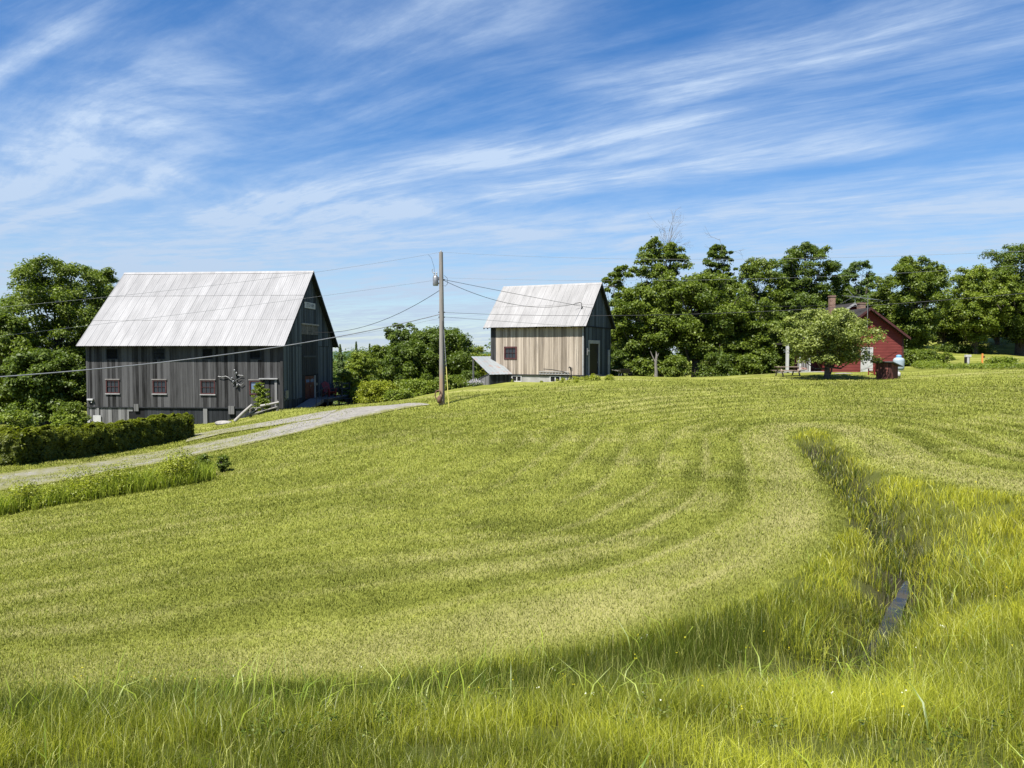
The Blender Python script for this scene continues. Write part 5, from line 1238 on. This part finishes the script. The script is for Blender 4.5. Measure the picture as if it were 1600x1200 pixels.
mb = MB(); mb.box((-.10, -.10, 0), (.10, .10, .85)); mb.build('post', M_WHITE, t)
mb = MB(); mb.box((-.22, -.12, .85), (.26, .12, 1.05)); mb.build('head', M_WHITE, t)
mb = MB(); mb.box((-.24, -.10, .12), (-.105, .10, .84)); mb.tube([(.14, 0, .1), (.16, 0, .84)], .04, 6); mb.build('panel', M_IRON, t)
o = onground(1534.5, 65); t = thing('marker_post', o, 'thin orange marker post in the far flower bed', 'post')
mb = MB(); mb.box((-.05, -.05, 0), (.05, .05, 1.1)); mb.build('stake', M_ORANGE, t); mb = MB(); mb.lathe([(.02, .0), (.09, .03), (.09, .16), (.02, .19)], (.11, 0, .72), 10); mb.build('reflector', M_MAROON, t)
for i_, (px_, lab) in enumerate(((1463, 'grey edging stone of the far bed below the sapling'), (1488, 'pale flat edging stone just left of the garden pump'), (1577, 'dark stone at the right end of the far bed'))):
    rock(px_, 574.5, .55, .25, .12, lab, i_+4, M_STONE if i_ < 2 else M_CONC)
rock(1318, 584, .7, .35, .06, 'flat pale stone slab on the grass right of the apple tree trunk', 11)

# ------------------------------------------------------------------ utility pole, guy and lines
PB = onground(690.5, 45.5); topz = P(690, 394, 45.5).z
def pole():
    t = thing('utility_pole', PB, 'weathered wooden utility pole with a small transformer at the end of the gravel drive', 'utility pole'); h = topz-PB.z
    lean_ = -.03
    mb = MB(); mb.tube([(0, 0, -.3), (0, 0, h*.5), (lean_, 0, h)], [.172, .15, .118], 16); mb.build('pole', M_POLE, t, smooth=True)
    mb = MB(); mb.tube([(lean_, 0, h-.02), (lean_, 0, h+.04), (lean_, 0, h+.12)], [.03, .05, .02], 8); mb.build('insulator', M_TRIM, t)
    zt = P(685, 446, 45.5).z-PB.z; zu = P(685, 430, 45.5).z-PB.z
    mb = MB(); mb.lathe([(.15, zt-.02), (.17, zt+.02), (.17, zu-.1), (.12, zu-.04), (.05, zu)], (-.36, -.02, 0), 18); tr = mb.build('transformer', M_GALV, t, smooth=True)
    mb = MB(); mb.box((-.25, -.06, zt+.1), (-.1, .04, zt+.16)); mb.box((-.25, -.06, zu-.2), (-.1, .04, zu-.14)); mb.build('bracket', M_IRON, tr)
    mb = MB()
    for dx_ in (-.44, -.30): mb.lathe([(.02, zu-.03), (.05, zu+.02), (.03, zu+.07), (.05, zu+.12), (.02, zu+.18)], (dx_, -.02, 0), 10)
    mb.tube([(-.5, -.02, zu+.1), (-.58, -.02, zu+.3), (-.5, -.02, zu+.38)], .02, 6); mb.build('bushing', M_TRIM, tr)
    mb = MB(); zc = P(690, 397.5, 45.5).z-PB.z; mb.tube([(-.42, -.02, zu+.18), (-.45, 0, zu+.5), (-.62, 0, zc-.2), (-.78, 0, zc-.03)], .009, 5); mb.build('jumper_wire', M_WIRE, t)
    mb = MB(); mb.tube([(.15, 0, zt+.6), (.34, 0, zt+.45), (.36, 0, zt+.1), (.22, 0, zt-.05), (.14, 0, zt)], .012, 5); mb.build('cable_loop', M_WIRE, t)
    for pz in (488, 495.5, 437): 
        zz = P(690, pz, 45.5).z-PB.z; mb = MB(); mb.box((-.20, -.03, zz-.03), (.20, .03, zz+.03)); mb.build('cable_clamp', M_IRON, t)
    mb = MB(); mb.box((.06, -.165, .2), (.11, -.13, h*.55)); mb.build('ground_wire_cover', M_DARKWOOD, t)
    mb = MB(); R_ = .27; mb.tube([(-.20+R_*.75*cos(a), -.20, .62+R_*sin(a)) for a in np.linspace(-.4, 2*pi-.4, 22)], .035, 7); mb.lathe([(.03, .1), (.13, .16), (.14, .42), (.08, .55)], (-.14, -.26, 0), 12); mb.build('cable_reel', plain('rust', (.10, .055, .04), (.22, .13, .09), 8, .9), t, smooth=True, label='rusty hoop and dark box at the foot of the pole')
pole()
ga = P(692.5, 500, 45.6); gb = P(701.5, 641, 43.6); gb.z = h1(gb.x, gb.y)
t = thing('guy_wire', gb, 'slanting guy wire with a yellow plastic guard beside the utility pole', 'guy wire')
mb = MB(); mb.tube([ga-gb, (0, 0, -.1)], .012, 6); mb.build('wire', M_GALV, t)
f_ = (ga-gb)*.46; mb = MB(); mb.tube([(ga-gb)*.01+Vector((0, -.02, 0)), f_+Vector((0, -.02, 0))], .027, 8); mb.build('guard', M_YEL, t)
def line(label, a, b, via, rad, mat, name='overhead_line', cat='power line', n=48):
    """a hanging cable between two points that passes the sight line 'via' on its way"""
    k = (via[0]-800)/F; den = (b.x-a.x)-k*(b.y-a.y); t_ = (k*a.y-a.x)/den; Y = a.y+(b.y-a.y)*t_
    want = P(via[0], via[1], Y).z; sag = (a.z+(b.z-a.z)*t_-want)/(4*t_*(1-t_))
    mb = MB(); mb.tube([(0, 0, 0)]+[Vector((b.x-a.x, b.y-a.y, 0))*(i/n)+Vector((0, 0, (b.z-a.z)*i/n-4*sag*(i/n)*(1-i/n))) for i in range(1, n+1)], rad, 5)
    o = mb.build(name, mat, None, smooth=True); o.location = a; tag(o, label, cat, 'overhead lines meeting at the utility pole')
def pp(px, py, d=45.5): return P(px, py, d)
line('topmost thin line running left from the pole top across the big barn roof', pp(690, 394), pp(-320, 506, 24), (300, 450), .006, M_CABLE)
line('second thin line crossing the lower part of the big barn roof', pp(686, 437), pp(-320, 562, 24), (300, 489), .006, M_CABLE)
line('thick grey cable sagging left in front of the big barn wall', pp(688, 491), pp(-320, 606, 24), (330, 557), .024, M_CABLE)
line('black service line from the pole to the big barn gable', pp(688, 453), Mb@Vector((.35, *B1.gable(476, 518))), (600, 500), .017, M_WIRE)
line('faint low line dropping left from the pole behind the big barn gable', pp(688, 497), pp(470, 535, 75), (580, 519), .008, M_CABLE)
line('topmost thin line running right from the pole top over the trees', pp(691, 394), pp(1760, 384, 30), (1150, 405), .006, M_CABLE)
line('second thin line running right behind the small barn roof ridge', pp(692, 434), pp(1760, 400, 46), (1120, 437), .006, M_CABLE)
line('thick black cable running right across the small barn and the trees', pp(692, 488), pp(1760, 443, 30), (1160, 488), .011, M_WIRE)
line('service line from the pole to the bent mast on the small barn roof', pp(693, 438), MAST, (790, 473), .016, M_WIRE)
line('upper service line from the pole to the small barn gable corner', pp(694, 437), Matrix.Translation(B2.o)@Matrix.Rotation(-B2.phi, 4, 'Z')@Vector((.38, 1.3, zE2+sl2*1.64)), (800, 458), .014, M_WIRE)
line('lowest thin line from the pole to the eave of the small barn', pp(692, 495), Matrix.Translation(B2.o)@Matrix.Rotation(-B2.phi, 4, 'Z')@Vector((-.6, -.36, zE2+.05)), (800, 503), .010, M_CABLE)
line('line from behind the trees to the chimneys of the red house', pp(1180, 478, 60), P(1395, 468, 62), (1290, 477), .012, M_WIRE)

# ------------------------------------------------------------------ small things
t = thing('snag', onground(1025, 64.5), 'pale dead tree stump with short bare stubs at the wood edge', 'tree stump', group=None)
mb = MB(); mb.tube([(0, 0, -.3), (.02, 0, .5), (-.03, 0, 1.3), (.05, 0, 1.9), (.0, 0, 2.25)], [.19, .14, .12, .09, .03], 10); mb.tube([(0, 0, 1.2), (-.3, 0, 1.8), (-.5, 0, 2.3)], [.08, .05, .02], 6); mb.tube([(0, 0, 1.5), (.25, .1, 2.1)], [.07, .02], 6); mb.build('trunk', M_DEAD, t, smooth=True)
a, b = B2.front(898.5, 596); pw = Matrix.Translation(B2.o)@Matrix.Rotation(-B2.phi, 4, 'Z')@Vector((a, -.9, 0)); pw.z = h1(pw.x, pw.y)
t = thing('water_pump', pw, 'old dark iron hand pump by the right basement wall of the small barn', 'hand pump')
mb = MB(); mb.tube([(0, 0, -.1), (0, 0, .8)], .05, 8); mb.tube([(0, 0, .72), (-.03, 0, .95), (-.14, 0, 1.02), (-.2, 0, .92)], [.07, .08, .06, .04], 8); mb.build('body', M_IRON, t, smooth=True)
mb = MB(); mb.tube([(0, 0, .85), (.13, 0, .98), (.12, 0, .7)], .018, 6); mb.build('handle', M_IRON, t)
a, b = B2.front(893, 590); pw = Matrix.Translation(B2.o)@Matrix.Rotation(-B2.phi, 4, 'Z')@Vector((a, -.95, 0)); pw.z = h1(pw.x, pw.y)
o = MB(); o.tube([(0, 0, -.05), (.02, 0, .3), (-.03, 0, .55), (-.3, .05, .68), (-1.2, .1, .85), (-1.9, .2, .9)], .03, 7); o = o.build('bent_pipe', M_IRON, None, smooth=True); o.location = pw; tag(o, 'long bent dark pipe rising beside the hand pump', 'pipe')
def ladder():
    a0 = B2.front(843, 587)[0]; a1 = B2.front(890, 586)[0]; zz = .0
    t = thing('ladder', B2.o, 'pale wooden ladder hung level along the foot of the tan wall', 'ladder', -B2.phi)
    mb = MB(); mb.box((a0, -.13, .08), (a1, -.08, .13)); mb.box((a0, -.13, .27), (a1, -.08, .32)); mb.build('rail', M_TRIM, t)
    mb = MB()
    for k in range(10): x = a0+.1+(a1-a0-.2)*k/9; mb.box((x-.02, -.12, .13), (x+.02, -.09, .27))
    mb.build('rung', M_TRIM, t)
ladder()
o = onground(975, 60.5); t = thing('wheelbarrow', o, 'dark wheelbarrow standing on the grass right of the small barn', 'wheelbarrow', R(20))
mb = MB(); V = [(-.35, -.28, .25), (.3, -.28, .25), (.3, .28, .25), (-.35, .28, .25), (-.5, -.36, .55), (.5, -.36, .58), (.5, .36, .58), (-.5, .36, .55)]; mb.add(V, [(3,2,1,0),(0,1,5,4),(1,2,6,5),(2,3,7,6),(3,0,4,7)]); mb.build('tray', M_IRON, t)
mb = MB(); mb.tube([(.55, -.05, .18), (.55, .05, .18)], .18, 16); mb.build('wheel', M_BLACK, t)
for s_ in (-1, 1):
    mb = MB(); mb.tube([(.55, s_*.07, .18), (.2, s_*.22, .25), (-.95, s_*.28, .5)], .022, 6); mb.build('handle', M_OLD, t); mb = MB(); mb.tube([(-.3, s_*.2, .27), (-.38, s_*.22, 0)], .02, 6); mb.build('leg', M_GALV, t)
q = onground(742.5, 61.5); t = thing('flower_clump', q, 'clump of pale lilac flowers at the left foot of the lean-to shed', 'flowers')
n_ = 500; pts = rng.normal(0, 1, (n_, 3))*[.33, .2, .12]+[0, 0, .32]; cards(pts, unit(n_)+[0, -.5, .6], rng.uniform(.05, .11, n_), lerp3((.42, .36, .62), (.75, .70, .90), rng.random(n_)), 'flowers', M_LEAF, t)
pts = rng.normal(0, 1, (n_, 3))*[.36, .22, .1]+[0, 0, .16]; pts[:, 2] = abs(pts[:, 2]); cards(pts, unit(n_)+[0, 0, .5], rng.uniform(.06, .13, n_), lerp3((.06, .11, .02), (.16, .22, .05), rng.random(n_)), 'leaves', M_LEAF, t)
def water():
    z0 = h1(*WPUD)+.10; n = 60; a_, b_ = Vector(DITCH[1]), Vector(DITCH[3]); c_ = (a_+b_)/2; t_ = (b_-a_).normalized(); L_ = (b_-a_).length*.72; V = [(c_.x, c_.y, 0)]
    for k in range(n):
        a = 2*pi*k/n; r_ = 1+.25*sin(3*a+1)+.12*sin(7*a); q = c_+t_*L_*cos(a)*(1+.1*sin(5*a))+Vector((-t_.y, t_.x))*.14*r_*sin(a); V.append((q.x, q.y, 0))
    V = [(x, y, z0) for x, y, _ in V]
    m, g_, b = newmat('ditch_water'); wn_ = g_.noise(coords(g_), 5, 5, .65); g_.set(b.inputs['Base Color'], g_.ramp(wn_, [(.42, (.02, .018, .014)), (.6, (.055, .048, .035))])); g_.set(b.inputs['Roughness'], g_.ramp(wn_, [(.48, .08), (.60, .5)])); b.inputs['Specular IOR Level'].default_value = .16
    bump(g_, b, g_.noise(coords(g_), 9, 3, .5), .12, .01)
    o = mesh_np('ditch_water', V, [(0, k+1, (k+1) % n+1) for k in range(n)], m); tag(o, kind='structure')
water()
def meadow_flowers():
    X, Y = wedge(420, 3.4, 22, .78); k = inside(X, Y, TALL) & (fbm(X*.7, Y*.7, 23, 2) > .45); X, Y = X[k], Y[k]; n = len(X)
    z_ = H(X, Y)+rng.uniform(.22, .42, n); c = np.tile([[.75, .62, .03]], (n, 1)); w_ = rng.random(n) < .3; c[w_] = (.8, .78, .7)
    m = 3; pts = np.repeat(np.stack([X, Y, z_], 1), m, 0)+rng.normal(0, .006, (n*m, 3))
    tag(cards(pts, unit(n*m)+[0, 0, .8], rng.uniform(.007, .014, n*m)*np.repeat(np.clip(Y/6, .8, 3), m), np.repeat(c, m, 0), 'meadow_flowers', M_LEAF, aspect=.9), 'tiny yellow and white wildflowers scattered in the tall grass', 'wildflowers', kind='stuff')
meadow_flowers()
def bank_weeds():
    X, Y = wedge(900, 3.0, 11, .78); k = inside(X, Y, TALL) & (fbm(X*.9+3, Y*.9, 83, 3) > .56); X, Y = X[k], Y[k]; n = len(X)
    cs = np.stack([X, Y, H(X, Y)+rng.uniform(.05, .20, n)], 1); rc = rng.uniform(.03, .08, n)
    pts, nrm, s, col = crown_leaves(cs, rc, n*18, .020, 'maple', flat=1.0, up=.7)
    dk = rng.random(len(col)) < .4; col[dk] *= .5
    tag(cards(pts, nrm, s, col, 'bank_weeds', M_LEAF, aspect=.6), 'small broad-leaved weeds and clover growing between the grass on the near bank', 'weeds', kind='stuff')
    n = 2600; X, Y = wedge(n, 3.0, 14, .78); k = inside(X, Y, TALL); X, Y = X[k], Y[k]; n = len(X)   # seed heads on thin stalks
    blades('seed_stalks', X, Y, H(X, Y), rng.uniform(.28, .5, n)*np.clip(Y/5, .6, 1), .003*np.clip(Y/5, .8, 2.5), rng.uniform(.05, .4, n), lerp3((.35, .33, .10), (.62, .56, .30), rng.random(n)), M_GRASS, ('thin pale seed stalks standing above the tall grass', 'grass stalks'))
bank_weeds()
